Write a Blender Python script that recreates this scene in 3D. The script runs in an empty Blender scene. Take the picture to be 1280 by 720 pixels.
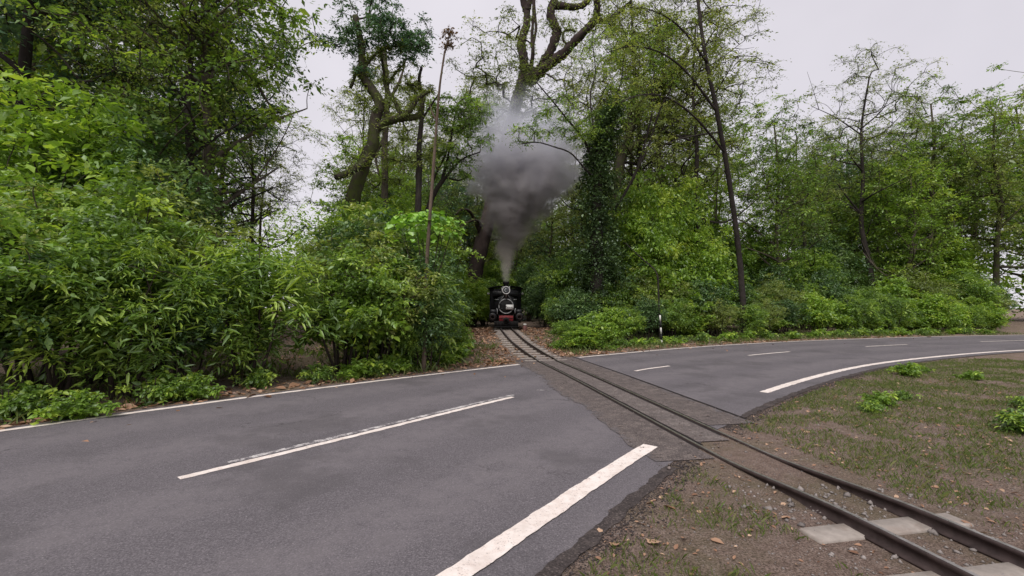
import bpy, math
import numpy as np
from mathutils import Vector

# ------------------------------------------------------------------ camera, sky, sun, exposure
scene = bpy.context.scene
COL = scene.collection
FPX, EYE = 565.0, 1.70                      # focal length in px of a 1280 px wide frame, eye height
PITCH = math.atan(24.0 / FPX)
cam = bpy.data.cameras.new('camera')
cam.sensor_width = 36.0
cam.lens = FPX / 1280.0 * 36.0
cam.clip_start, cam.clip_end = 0.05, 3000.0
camo = bpy.data.objects.new('camera', cam)
COL.objects.link(camo)
camo.location = (0, 0, EYE)
camo.rotation_euler = (math.radians(90) + PITCH, 0, 0)
scene.camera = camo

SUN_EL, SUN_AZ = math.radians(54), math.radians(200)      # azimuth clockwise from +Y
world = bpy.data.worlds.new('World')
scene.world = world
world.use_nodes = True
wn, wl = world.node_tree.nodes, world.node_tree.links
wn.clear()
w_out = wn.new('ShaderNodeOutputWorld')
w_bg = wn.new('ShaderNodeBackground')
w_sky = wn.new('ShaderNodeTexSky')
w_sky.sky_type = 'NISHITA'
w_sky.sun_disc = False
w_sky.sun_elevation, w_sky.sun_rotation = SUN_EL, SUN_AZ
w_tc = wn.new('ShaderNodeTexCoord')
w_nz = wn.new('ShaderNodeTexNoise')
w_nz.inputs['Scale'].default_value = 2.4
w_nz.inputs['Detail'].default_value = 4
w_cl = wn.new('ShaderNodeMix'); w_cl.data_type = 'RGBA'      # cloud deck: two close greys
w_cl.inputs[6].default_value = (6.5, 6.2, 6.8, 1)
w_cl.inputs[7].default_value = (9.6, 9.2, 9.8, 1)
w_mx = wn.new('ShaderNodeMix'); w_mx.data_type = 'RGBA'      # overcast deck over the clear sky
w_mx.inputs[0].default_value = 0.93
w_bg.inputs['Strength'].default_value = 0.05
wl.new(w_tc.outputs['Generated'], w_nz.inputs['Vector'])
wl.new(w_nz.outputs[0], w_cl.inputs[0])
wl.new(w_sky.outputs[0], w_mx.inputs[6])
wl.new(w_cl.outputs[2], w_mx.inputs[7])
wl.new(w_mx.outputs[2], w_bg.inputs['Color'])
wl.new(w_bg.outputs[0], w_out.inputs[0])

sun = bpy.data.lights.new('sun', 'SUN')
sun.energy, sun.angle, sun.color = 1.5, math.radians(35), (1.0, 0.955, 0.90)
suno = bpy.data.objects.new('sun', sun)
COL.objects.link(suno)
sd = Vector((math.sin(SUN_AZ) * math.cos(SUN_EL), math.cos(SUN_AZ) * math.cos(SUN_EL), math.sin(SUN_EL)))
suno.rotation_euler = sd.to_track_quat('Z', 'Y').to_euler()
suno.location = (-6, -10, 40)

scene.view_settings.view_transform = 'Standard'
scene.view_settings.look = 'None'
scene.view_settings.exposure = 1.0
scene.view_settings.gamma = 1.0
scene.view_settings.use_curve_mapping = False
scene.render.engine = 'CYCLES'
cy = scene.cycles
cy.use_denoising = True
cy.max_bounces, cy.diffuse_bounces, cy.glossy_bounces = 7, 5, 2
cy.transmission_bounces, cy.volume_bounces, cy.transparent_max_bounces = 4, 2, 8
cy.caustics_reflective = cy.caustics_refractive = False
cy.volume_max_steps = 96

# ------------------------------------------------------------------ helpers
RNG = np.random.default_rng(11)

def ray(x, y):
    u, v = (x - 640) / FPX, (360 - y) / FPX
    c, s = math.cos(PITCH), math.sin(PITCH)
    return np.array([u, c - v * s, s + v * c])

def P(x, y, d):
    """world point seen at photograph pixel x, y and standing d metres ahead"""
    r = ray(x, y)
    return np.array([0, 0, EYE]) + r * (d / r[1])

def catmull(pts, n=10):
    pts = np.asarray(pts, float)
    p = np.vstack([2 * pts[0] - pts[1], pts, 2 * pts[-1] - pts[-2]])
    out = []
    for i in range(1, len(p) - 2):
        t = np.linspace(0, 1, n, endpoint=False)[:, None]
        a, b, c, d = p[i - 1], p[i], p[i + 1], p[i + 2]
        out.append(0.5 * (2 * b + (c - a) * t + (2 * a - 5 * b + 4 * c - d) * t ** 2 + (3 * b - a - 3 * c + d) * t ** 3))
    out.append(pts[-1:])
    return np.vstack(out)

def resample(pl, step):
    seg = np.linalg.norm(np.diff(pl, axis=0), axis=1)
    s = np.concatenate([[0], np.cumsum(seg)])
    t = np.linspace(0, s[-1], max(2, int(s[-1] / step) + 1))
    return np.stack([np.interp(t, s, pl[:, k]) for k in range(pl.shape[1])], 1)

def normals2(pl):
    d = np.gradient(pl[:, :2], axis=0)
    d /= np.linalg.norm(d, axis=1, keepdims=True) + 1e-9
    return np.stack([-d[:, 1], d[:, 0]], 1)          # to the side away from the camera for the road

def sdist(pl, pts):
    """signed distance of pts to polyline, positive on its far side"""
    a, b = pl[:-1, :2], pl[1:, :2]
    ab = b - a
    out = np.empty(len(pts))
    for s in range(0, len(pts), 20000):
        q = pts[s:s + 20000, None, :2] - a[None]
        t = np.clip((q * ab).sum(2) / (ab * ab).sum(1), 0, 1)
        r = q - t[..., None] * ab
        dd = (r ** 2).sum(2)
        k = dd.argmin(1)
        i = np.arange(len(k))
        cr = ab[k, 0] * q[i, k, 1] - ab[k, 1] * q[i, k, 0]
        out[s:s + 20000] = np.sqrt(dd[i, k]) * np.sign(cr)
    return out

def sstep(a, b, x):
    t = np.clip((np.asarray(x, float) - a) / (b - a), 0, 1)
    return t * t * (3 - 2 * t)

def vnoise(x, y, sc, seed=0):
    """cheap smooth 2-D value noise in 0..1"""
    x, y = np.asarray(x, float) * sc, np.asarray(y, float) * sc
    xi, yi = np.floor(x).astype(np.int64), np.floor(y).astype(np.int64)
    fx, fy = x - xi, y - yi
    fx, fy = fx * fx * (3 - 2 * fx), fy * fy * (3 - 2 * fy)
    def h(i, j):
        n = (i * 374761393 + j * 668265263 + seed * 1274126177) & 0x7fffffff
        n = ((n ^ (n >> 13)) * 1103515245) & 0x7fffffff
        return ((n ^ (n >> 16)) & 0xffff) / 65535.0
    return (h(xi, yi) * (1 - fx) + h(xi + 1, yi) * fx) * (1 - fy) + (h(xi, yi + 1) * (1 - fx) + h(xi + 1, yi + 1) * fx) * fy

def mesh(name, V, T, tint=None, smooth=False):
    me = bpy.data.meshes.new(name)
    V = np.ascontiguousarray(V, np.float32); T = np.ascontiguousarray(T, np.int32)
    me.vertices.add(len(V)); me.vertices.foreach_set('co', V.ravel())
    me.loops.add(T.size); me.loops.foreach_set('vertex_index', T.ravel())
    me.polygons.add(len(T)); me.polygons.foreach_set('loop_start', np.arange(0, T.size, T.shape[1], dtype=np.int32))
    if smooth:
        me.polygons.foreach_set('use_smooth', np.ones(len(T), bool))
    me.update(calc_edges=True)
    if tint is not None:
        a = me.attributes.new('tint', 'FLOAT', 'POINT')
        a.data.foreach_set('value', np.ascontiguousarray(tint, np.float32))
    return me

def obj(name, me, mat=None, parent=None, kind=None, label=None, cat=None, group=None):
    o = bpy.data.objects.new(name, me)
    COL.objects.link(o)
    if mat is not None and not me.materials:
        me.materials.append(mat)
    if parent is not None:
        o.parent = parent
    tag(o, label, cat, group, kind)
    return o

def tag(o, label=None, cat=None, group=None, kind=None):
    for k, v in (('label', label), ('category', cat), ('group', group), ('kind', kind)):
        if v:
            o[k] = v
    return o

def empty(name, loc, rz=0, label=None, cat=None, group=None):
    o = bpy.data.objects.new(name, None)
    o.empty_display_size = 0.2
    COL.objects.link(o)
    o.location = loc; o.rotation_euler = (0, 0, rz)
    return tag(o, label, cat, group)

def copy_tree(o, parent=None):
    c = o.copy(); COL.objects.link(c); c.parent = parent
    for ch in list(o.children):
        copy_tree(ch, c)
    return c

class MB:
    """collects shapes for ONE mesh"""
    def __init__(s): s.V, s.T, s.n = [], [], 0
    def add(s, V, T):
        s.V.append(np.asarray(V, float)); s.T.append(np.asarray(T, int) + s.n); s.n += len(V); return s
    def box(s, x0, x1, y0, y1, z0, z1, bev=0.0):
        b = bev
        if b <= 0:
            V = [(x, y, z) for z in (z0, z1) for y in (y0, y1) for x in (x0, x1)]
            Q = [(0, 2, 3, 1), (4, 5, 7, 6), (0, 1, 5, 4), (2, 6, 7, 3), (0, 4, 6, 2), (1, 3, 7, 5)]
            return s.add(V, [t for q in Q for t in ((q[0], q[1], q[2]), (q[0], q[2], q[3]))])
        ring = lambda z, i: [(x0 + i + b, y0 + i, z), (x1 - i - b, y0 + i, z), (x1 - i, y0 + i + b, z), (x1 - i, y1 - i - b, z),
                             (x1 - i - b, y1 - i, z), (x0 + i + b, y1 - i, z), (x0 + i, y1 - i - b, z), (x0 + i, y0 + i + b, z)]
        R = [ring(z0, b), ring(z0 + b, 0), ring(z1 - b, 0), ring(z1, b)]
        V = [v for r in R for v in r]
        T = []
        for k in range(3):
            for i in range(8):
                j = (i + 1) % 8
                a, c = k * 8 + i, k * 8 + j
                T += [(a, c, c + 8), (a, c + 8, a + 8)]
        T += [(0, i + 1, i) for i in range(1, 7)] + [(24, 24 + i, 24 + i + 1) for i in range(1, 7)]
        return s.add(V, T)
    def tube(s, pts, rad, sides=8, caps=True, rough=0.0, rng=None):
        pts = np.asarray(pts, float); n = len(pts)
        rad = np.broadcast_to(np.asarray(rad, float), (n,))
        d = np.gradient(pts, axis=0); d /= np.linalg.norm(d, axis=1, keepdims=True) + 1e-9
        ref = np.array([0.31, 0.17, 0.93]) if abs(d[:, 2]).mean() < 0.8 else np.array([0.93, 0.31, 0.17])
        u = np.cross(d, ref); u /= np.linalg.norm(u, axis=1, keepdims=True) + 1e-9
        w = np.cross(d, u)
        a = np.arange(sides) / sides * 2 * np.pi
        rr = rad[:, None] * np.ones(sides)
        if rough > 0:
            rr = rr * (1 + rough * (rng or RNG).normal(size=rr.shape))
        V = pts[:, None] + rr[..., None] * (np.cos(a)[None, :, None] * u[:, None] + np.sin(a)[None, :, None] * w[:, None])
        V = V.reshape(-1, 3)
        i = np.arange(n - 1)[:, None] * sides; k = np.arange(sides)[None]; k2 = (k + 1) % sides
        A, B, C, D = i + k, i + k2, i + sides + k2, i + sides + k
        T = np.concatenate([np.stack([A, B, C], -1).reshape(-1, 3), np.stack([A, C, D], -1).reshape(-1, 3)])
        if caps:
            V = np.vstack([V, pts[:1], pts[-1:]])
            m = n * sides
            ks = np.arange(sides)
            T = np.vstack([T, np.stack([np.full(sides, m), (ks + 1) % sides, ks], 1),
                           np.stack([np.full(sides, m + 1), m - sides + ks, m - sides + (ks + 1) % sides], 1)])
        return s.add(V, T)
    def lathe(s, prof, origin, axis='y', sides=24):
        """prof: (r, h) pairs along the axis"""
        a = np.arange(sides) / sides * 2 * np.pi
        V = []
        for r, h in prof:
            c, q = r * np.cos(a), r * np.sin(a)
            hh = np.full(sides, h)
            V.append(np.stack({'y': (c, hh, q), 'z': (c, q, hh), 'x': (hh, c, q)}[axis], 1))
        V = np.vstack(V) + np.asarray(origin, float)
        T = []
        for i in range(len(prof) - 1):
            for k in range(sides):
                k2 = (k + 1) % sides
                p, q, r, t = i * sides + k, i * sides + k2, (i + 1) * sides + k2, (i + 1) * sides + k
                T += [(p, q, r), (p, r, t)]
        return s.add(V, T)
    def torus(s, c, R, r, axis='y', n=28, m=8):
        a = np.arange(n) / n * 2 * np.pi; b = np.arange(m) / m * 2 * np.pi
        rr = R + r * np.cos(b)[None]
        X, Z, Y = rr * np.cos(a)[:, None], rr * np.sin(a)[:, None], np.broadcast_to(r * np.sin(b)[None], (n, m))
        V = np.stack({'y': (X, Y, Z), 'z': (X, Z, Y), 'x': (Y, X, Z)}[axis], -1).reshape(-1, 3) + np.asarray(c, float)
        T = []
        for i in range(n):
            for j in range(m):
                p, q = i * m + j, i * m + (j + 1) % m
                r1, t = ((i + 1) % n) * m + (j + 1) % m, ((i + 1) % n) * m + j
                T += [(p, q, r1), (p, r1, t)]
        return s.add(V, T)
    def prism(s, poly, y0, y1):
        """poly of (x, z) extruded along y; convex or fan-safe about its centroid"""
        poly = np.asarray(poly, float); n = len(poly)
        V = np.vstack([np.stack([poly[:, 0], np.full(n, y), poly[:, 1]], 1) for y in (y0, y1)] +
                      [[[poly[:, 0].mean(), y, poly[:, 1].mean()]] for y in (y0, y1)])
        T = []
        for i in range(n):
            j = (i + 1) % n
            T += [(i, j, n + j), (i, n + j, n + i), (2 * n, j, i), (2 * n + 1, n + i, n + j)]
        return s.add(V, T)
    def build(s, name, mat, parent=None, smooth=False, **kw):
        me = mesh(name, np.vstack(s.V), np.vstack(s.T), smooth=smooth)
        if smooth == 'auto':
            pass
        return obj(name, me, mat, parent, **kw)

# ------------------------------------------------------------------ materials
def new_mat(name):
    m = bpy.data.materials.new(name); m.use_nodes = True
    nt = m.node_tree; nt.nodes.clear()
    out = nt.nodes.new('ShaderNodeOutputMaterial')
    return m, nt, out

class NT:
    def __init__(s, nt): s.t = nt
    def n(s, t, **kw):
        nd = s.t.nodes.new('ShaderNode' + t)
        for k, v in kw.items():
            if k.startswith('i_'):
                nd.inputs[k[2:].replace('_', ' ')].default_value = v
            else:
                setattr(nd, k, v)
        return nd
    def l(s, a, b): s.t.links.new(a, b)
    def noise(s, vec, scale, detail=4, rough=0.55):
        nd = s.n('TexNoise'); nd.inputs['Scale'].default_value = scale
        nd.inputs['Detail'].default_value = detail; nd.inputs['Roughness'].default_value = rough
        s.l(vec, nd.inputs['Vector']); return nd.outputs[0]
    def ramp(s, fac, stops):
        nd = s.n('ValToRGB'); e = nd.color_ramp.elements
        while len(e) < len(stops): e.new(0.5)
        for k, (p, c) in enumerate(stops):
            e[k].position = p; e[k].color = (*c, 1) if len(c) == 3 else c
        s.l(fac, nd.inputs[0]); return nd.outputs[0]
    def mix(s, fac, a, b, blend='MIX'):
        nd = s.n('Mix'); nd.data_type = 'RGBA'; nd.blend_type = blend
        for v, i in ((fac, 0), (a, 6), (b, 7)):
            if isinstance(v, (int, float)): nd.inputs[i].default_value = v
            elif isinstance(v, tuple): nd.inputs[i].default_value = (*v, 1)
            else: s.l(v, nd.inputs[i])
        return nd.outputs[2]
    def math(s, op, a, b=None, clamp=False):
        nd = s.n('Math', operation=op, use_clamp=clamp)
        for i, v in enumerate((a, b)):
            if v is None: continue
            if isinstance(v, (int, float)): nd.inputs[i].default_value = v
            else: s.l(v, nd.inputs[i])
        return nd.outputs[0]
    def mapr(s, v, a, b, c, d, smooth=False):
        nd = s.n('MapRange'); nd.interpolation_type = 'SMOOTHSTEP' if smooth else 'LINEAR'
        s.l(v, nd.inputs[0])
        for i, q in enumerate((a, b, c, d)): nd.inputs[i + 1].default_value = q
        return nd.outputs[0]
    def bump(s, h, strength, dist):
        nd = s.n('Bump'); nd.inputs['Strength'].default_value = strength; nd.inputs['Distance'].default_value = dist
        s.l(h, nd.inputs['Height']); return nd.outputs[0]
    def pos(s): return s.n('NewGeometry').outputs['Position']
    def objc(s): return s.n('TexCoord').outputs['Object']

def principled(T, out, color, rough=0.9, normal=None, metal=0.0, spec=0.3):
    b = T.n('BsdfPrincipled')
    if isinstance(color, tuple): b.inputs['Base Color'].default_value = (*color, 1)
    else: T.l(color, b.inputs['Base Color'])
    if isinstance(rough, (int, float)): b.inputs['Roughness'].default_value = rough
    else: T.l(rough, b.inputs['Roughness'])
    b.inputs['Metallic'].default_value = metal
    b.inputs['Specular IOR Level'].default_value = spec
    if normal is not None: T.l(normal, b.inputs['Normal'])
    T.l(b.outputs[0], out.inputs['Surface'])
    return b

def leaf_mat(name, dark, mid, light, trans=0.42, gloss=0.045):
    m, nt, out = new_mat(name); T = NT(nt)
    at = T.n('Attribute', attribute_name='tint').outputs['Fac']
    oi = T.n('ObjectInfo').outputs['Random']
    f = T.math('ADD', at, T.mapr(oi, 0, 1, -0.12, 0.12), clamp=True)
    c = T.ramp(f, [(0.0, dark), (0.55, mid), (1.0, light)])
    d = T.n('BsdfDiffuse'); T.l(c, d.inputs[0])
    t = T.n('BsdfTranslucent')
    tc = T.mix(1.0, c, (1.25, 1.25, 0.65), 'MULTIPLY'); T.l(tc, t.inputs[0])
    ms = T.n('MixShader'); ms.inputs[0].default_value = trans
    T.l(d.outputs[0], ms.inputs[1]); T.l(t.outputs[0], ms.inputs[2])
    g = T.n('BsdfGlossy'); g.inputs['Roughness'].default_value = 0.45; g.inputs[0].default_value = (0.9, 0.95, 1, 1)
    m2 = T.n('MixShader'); m2.inputs[0].default_value = gloss
    T.l(ms.outputs[0], m2.inputs[1]); T.l(g.outputs[0], m2.inputs[2])
    T.l(m2.outputs[0], out.inputs['Surface'])
    return m

def bark_mat(name, c0, c1, moss=0.0, mosscol=(0.07, 0.09, 0.02), scale=3.0):
    m, nt, out = new_mat(name); T = NT(nt)
    p = T.objc()
    mp = T.n('Mapping'); mp.inputs['Scale'].default_value = (1, 1, 0.22); T.l(p, mp.inputs[0])
    a = T.noise(mp.outputs[0], scale * 6, 5, 0.65)
    b = T.noise(p, scale * 0.6, 3)
    c = T.ramp(a, [(0.3, c0), (0.7, c1)])
    c = T.mix(T.mapr(b, 0.35, 0.7, 0, 0.5), c, tuple(x * 1.5 for x in c1))
    if moss > 0:
        k = T.noise(p, scale * 0.9, 5, 0.7)
        c = T.mix(T.mapr(k, 0.62 - 0.35 * moss, 0.78 - 0.3 * moss, 0, 1), c, mosscol)
    principled(T, out, c, 0.92, T.bump(a, 0.9, 0.04), spec=0.15)
    return m

def plain_mat(name, col, rough=0.6, metal=0.0, spec=0.35, var=0.25, scale=9.0, bump=0.15, dirt=None):
    m, nt, out = new_mat(name); T = NT(nt)
    p = T.objc()
    a = T.noise(p, scale, 5, 0.6)
    c = T.mix(T.mapr(a, 0.3, 0.7, 0, 1), tuple(x * (1 - var) for x in col), tuple(x * (1 + var) for x in col))
    if dirt:
        c = T.mix(T.mapr(T.noise(p, scale * 0.45, 5, 0.7), 0.5, 0.66, 0, 0.8), c, dirt)
    principled(T, out, c, T.mapr(a, 0.2, 0.8, rough * 0.8, min(1, rough * 1.2)), T.bump(a, bump, 0.02), metal, spec)
    return m

M = {}
M['leaf_mid'] = leaf_mat('leaf_mid', (0.078, 0.130, 0.031), (0.180, 0.314, 0.051), (0.422, 0.563, 0.088))
M['leaf_bright'] = leaf_mat('leaf_bright', (0.106, 0.184, 0.029), (0.248, 0.412, 0.050), (0.461, 0.579, 0.085))
M['leaf_dark'] = leaf_mat('leaf_dark', (0.045, 0.086, 0.031), (0.095, 0.183, 0.054), (0.213, 0.321, 0.093), 0.25)
M['leaf_ivy'] = leaf_mat('leaf_ivy', (0.028, 0.052, 0.018), (0.060, 0.110, 0.034), (0.120, 0.185, 0.055), 0.22)
M['leaf_blue'] = leaf_mat('leaf_blue', (0.047, 0.104, 0.061), (0.086, 0.178, 0.095), (0.149, 0.258, 0.120), 0.3)
M['leaf_olive'] = leaf_mat('leaf_olive', (0.113, 0.151, 0.040), (0.227, 0.300, 0.072), (0.411, 0.461, 0.125))
M['leaf_lime'] = leaf_mat('leaf_lime', (0.130, 0.290, 0.025), (0.220, 0.440, 0.045), (0.340, 0.560, 0.085), 0.35, 0.08)
M['leaf_rust'] = leaf_mat('leaf_rust', (0.10, 0.06, 0.035), (0.17, 0.10, 0.06), (0.24, 0.15, 0.08))
M['grass'] = leaf_mat('grass_blade', (0.060, 0.085, 0.020), (0.110, 0.160, 0.035), (0.230, 0.230, 0.085), 0.3, 0.03)
M['litter'] = leaf_mat('dead_leaf', (0.140, 0.070, 0.040), (0.330, 0.190, 0.120), (0.520, 0.360, 0.250), 0.1, 0.03)
M['bark_grey'] = bark_mat('bark_grey', (0.045, 0.036, 0.030), (0.115, 0.095, 0.080), 0.35)
M['bark_moss'] = bark_mat('bark_moss', (0.020, 0.016, 0.014), (0.054, 0.044, 0.036), 0.55, (0.050, 0.062, 0.016))
M['bark_dark'] = bark_mat('bark_dark', (0.014, 0.012, 0.012), (0.040, 0.033, 0.030), 0.2, (0.03, 0.04, 0.012))
M['bark_red'] = bark_mat('bark_red', (0.021, 0.016, 0.015), (0.054, 0.039, 0.036), 0.15)
M['bark_tan'] = bark_mat('bark_tan', (0.062, 0.046, 0.036), (0.130, 0.098, 0.076), 0.2)
M['twig'] = bark_mat('twig', (0.022, 0.017, 0.014), (0.055, 0.043, 0.034), 0.0)

def asphalt_mat():
    m, nt, out = new_mat('asphalt'); T = NT(nt)
    p = T.pos()
    f = T.noise(p, 75, 4, 0.8); g = T.noise(p, 24, 4, 0.7); b = T.noise(p, 0.55, 5, 0.6); s = T.noise(p, 4.0, 5, 0.65)
    c = T.ramp(f, [(0.30, (0.046, 0.041, 0.046)), (0.50, (0.118, 0.106, 0.116)), (0.70, (0.235, 0.213, 0.228))])
    c = T.mix(T.mapr(g, 0.35, 0.68, 0, 0.40), c, (0.078, 0.072, 0.078))
    ac = T.n('Attribute', attribute_name='across').outputs['Fac']
    ac = T.math('ADD', ac, T.math('MULTIPLY', T.math('SUBTRACT', b, 0.5), 0.10))
    wt = T.math('ABSOLUTE', T.math('SINE', T.math('MULTIPLY', T.math('SUBTRACT', ac, 0.06), 2 * math.pi * 2 / 0.9)))
    wt = T.math('MULTIPLY', wt, T.mapr(s, 0.3, 0.65, 0.35, 1.0))
    c = T.mix(T.mapr(wt, 0.35, 1.0, 0.0, 0.60), c, (0.174, 0.156, 0.165))           # tyre-polished tracks
    c = T.mix(T.mapr(b, 0.52, 0.60, 0.0, 0.5), c, (0.074, 0.067, 0.072))           # old patches
    c = T.mix(T.mapr(s, 0.58, 0.75, 0.0, 0.40), c, (0.066, 0.059, 0.064))
    w = T.n('TexVoronoi'); w.inputs['Scale'].default_value = 26; T.l(p, w.inputs['Vector'])
    c = T.mix(T.mapr(w.outputs[0], 0.05, 0.13, 0.7, 0), c, (0.34, 0.32, 0.32))       # pale chips
    ck = T.n('TexVoronoi', feature='DISTANCE_TO_EDGE'); ck.inputs['Scale'].default_value = 0.55
    wv = T.n('VectorMath', operation='ADD'); T.l(p, wv.inputs[0]); cn = T.n('TexNoise'); cn.inputs['Scale'].default_value = 2.5; cn.inputs['Detail'].default_value = 5
    T.l(p, cn.inputs['Vector']); T.l(cn.outputs['Color'], wv.inputs[1]); T.l(wv.outputs[0], ck.inputs['Vector'])
    crk = T.math('MULTIPLY', T.mapr(ck.outputs['Distance'], 0.0, 0.006, 0.8, 0), T.mapr(T.noise(p, 0.35, 2), 0.52, 0.60, 0, 1))
    c = T.mix(crk, c, (0.030, 0.027, 0.028))                                          # fine cracks
    principled(T, out, c, 0.86, T.bump(T.math('ADD', f, T.math('MULTIPLY', g, 1.2)), 0.55, 0.006), spec=0.3)
    return m
M['asphalt'] = asphalt_mat()

def patch_mat(name, c0, c1, c2, c3, blend=False):
    """broken, gravelly tar of the rail crossing"""
    m, nt, out = new_mat(name); T = NT(nt)
    p = T.pos()
    v = T.n('TexVoronoi'); v.inputs['Scale'].default_value = 34; T.l(p, v.inputs['Vector'])
    f = T.noise(p, 70, 4, 0.7); b = T.noise(p, 2.6, 6, 0.7); s = T.noise(p, 9, 5, 0.7)
    c = T.ramp(T.noise(p, 5.5, 6, 0.75), [(0.36, c0), (0.5, c1), (0.64, c2)])
    c = T.mix(T.mapr(b, 0.4, 0.62, 0, 0.6), c, c3)
    c = T.mix(T.mapr(s, 0.45, 0.7, 0, 0.75), c, c3)
    c = T.mix(T.mapr(f, 0.38, 0.62, 0.75, 0), c, tuple(x * 0.5 for x in c0))
    c = T.mix(T.mapr(v.outputs[0], 0.1, 0.35, 0.35, 0), c, tuple(min(1, x * 1.7) for x in c2))
    if blend:                                                    # worn away to the road tar towards its outer edge
        ac = T.n('Attribute', attribute_name='across').outputs['Fac']
        k = T.math('ADD', ac, T.math('MULTIPLY', T.math('SUBTRACT', T.noise(p, 4.0, 6, 0.75), 0.5), 1.5))
        tar = T.ramp(f, [(0.30, (0.044, 0.041, 0.045)), (0.50, (0.112, 0.104, 0.112)), (0.70, (0.225, 0.210, 0.220))])
        c = T.mix(T.mapr(k, 0.86, 1.12, 0, 0.85), c, tar)
    h = T.math('ADD', T.math('MULTIPLY', s, 1.5), T.math('ADD', f, v.outputs[0]))
    principled(T, out, c, 0.93, T.bump(h, 0.8, 0.010), spec=0.15)
    return m
M['apron'] = patch_mat('crossing_tar', (0.092, 0.077, 0.074), (0.172, 0.143, 0.135), (0.27, 0.225, 0.205), (0.118, 0.100, 0.098), True)
M['infill'] = patch_mat('crossing_gravel', (0.105, 0.088, 0.085), (0.195, 0.165, 0.156), (0.30, 0.26, 0.24), (0.135, 0.115, 0.112))
M['tar'] = patch_mat('edge_tar', (0.048, 0.040, 0.040), (0.082, 0.068, 0.066), (0.15, 0.122, 0.112), (0.07, 0.058, 0.056))

def paint_mat():
    m, nt, out = new_mat('road_paint'); T = NT(nt)
    p = T.pos()
    a = T.noise(p, 60, 5, 0.75); b = T.noise(p, 4, 5, 0.7); g = T.noise(p, 14, 4, 0.7)
    c = T.mix(T.mapr(b, 0.3, 0.7, 0, 1), (0.66, 0.58, 0.53), (0.80, 0.74, 0.70))
    c = T.mix(T.mapr(g, 0.45, 0.72, 0, 0.5), c, (0.58, 0.45, 0.39))
    c = T.mix(T.mapr(T.noise(p, 2.2, 5, 0.75), 0.48, 0.70, 0, 0.45), c, (0.44, 0.36, 0.32))
    c = T.mix(T.mapr(T.math('ADD', a, T.math('MULTIPLY', g, 0.35)), 0.76, 0.84, 0, 0.85), c, (0.15, 0.135, 0.14))
    principled(T, out, c, 0.8, T.bump(a, 0.4, 0.004), spec=0.3)
    return m
M['paint'] = paint_mat()

def faded_mat():
    m, nt, out = new_mat('faded_paint'); T = NT(nt)
    p = T.pos()
    a = T.noise(p, 45, 5, 0.8); b = T.noise(p, 6, 5, 0.7)
    c = T.mix(T.mapr(T.math('ADD', a, b), 0.9, 1.15, 0, 1), (0.105, 0.095, 0.105), (0.62, 0.59, 0.58))
    principled(T, out, c, 0.85, T.bump(a, 0.4, 0.004), spec=0.25)
    return m
M['faded'] = faded_mat()

def ground_mat():
    m, nt, out = new_mat('soil'); T = NT(nt)
    p = T.pos()
    a = T.noise(p, 1.1, 6, 0.65); f = T.noise(p, 60, 5, 0.8); g = T.noise(p, 9, 6, 0.78)
    c = T.ramp(g, [(0.3, (0.185, 0.128, 0.106)), (0.5, (0.300, 0.220, 0.182)), (0.7, (0.395, 0.310, 0.265))])
    c = T.mix(T.mapr(f, 0.42, 0.56, 0.85, 0), c, (0.075, 0.055, 0.046))
    c = T.mix(T.mapr(a, 0.45, 0.62, 0, 0.35), c, (0.115, 0.115, 0.050))
    v = T.n('TexVoronoi'); v.inputs['Scale'].default_value = 40; T.l(p, v.inputs['Vector'])
    c = T.mix(T.mapr(v.outputs[0], 0.10, 0.24, 0.6, 0), c, (0.42, 0.33, 0.30))
    principled(T, out, c, 0.95, T.bump(T.math('ADD', f, T.math('MULTIPLY', g, 2)), 0.9, 0.03), spec=0.1)
    return m
M['soil'] = ground_mat()

M['grit'] = plain_mat('crossing_grit', (0.17, 0.14, 0.13), 0.95, 0, 0.15, 0.6, 4, 0.3)
M['steel'] = plain_mat('rail_steel', (0.055, 0.038, 0.036), 0.55, 0.3, 0.4, 0.35, 12)
M['railtop'] = plain_mat('rail_polish', (0.42, 0.39, 0.38), 0.3, 0.8, 0.5, 0.2, 20)
M['groove'] = plain_mat('flangeway_grime', (0.022, 0.018, 0.018), 0.9, 0, 0.15, 0.4, 30)
M['sleeper'] = plain_mat('sleeper_concrete', (0.29, 0.255, 0.23), 0.9, 0, 0.2, 0.25, 7, 0.5, (0.22, 0.175, 0.15))
M['stone'] = plain_mat('ballast_stone', (0.22, 0.195, 0.185), 0.9, 0, 0.2, 0.45, 3, 0.3)
M['black'] = plain_mat('loco_black', (0.010, 0.010, 0.012), 0.42, 0, 0.4, 0.4, 6, 0.12, (0.022, 0.018, 0.016))
M['black_matt'] = plain_mat('soot_black', (0.012, 0.011, 0.011), 0.75, 0, 0.25, 0.4, 6, 0.2)
M['silver'] = plain_mat('silver_paint', (0.46, 0.46, 0.47), 0.45, 0.2, 0.4, 0.2, 14, 0.1, (0.20, 0.19, 0.19))
M['ring'] = plain_mat('worn_ring_paint', (0.30, 0.30, 0.30), 0.6, 0.1, 0.3, 0.3, 5, 0.1, (0.04, 0.04, 0.04))
M['white'] = plain_mat('white_enamel', (0.66, 0.65, 0.63), 0.5, 0, 0.4, 0.1, 9, 0.05)
M['red'] = plain_mat('beam_red', (0.19, 0.020, 0.025), 0.6, 0, 0.3, 0.3, 8, 0.15, (0.05, 0.015, 0.015))
M['glass'] = plain_mat('lamp_glass', (0.030, 0.032, 0.036), 0.12, 0, 0.6, 0.2, 5, 0.0)
M['redstone'] = plain_mat('red_stone', (0.17, 0.085, 0.075), 0.9, 0, 0.2, 0.3, 9)
M['coal'] = plain_mat('coal', (0.010, 0.010, 0.010), 0.6, 0, 0.4, 0.4, 30, 0.5)
M['postblack'] = plain_mat('post_black', (0.015, 0.015, 0.016), 0.7, 0, 0.3, 0.3, 12)
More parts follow.
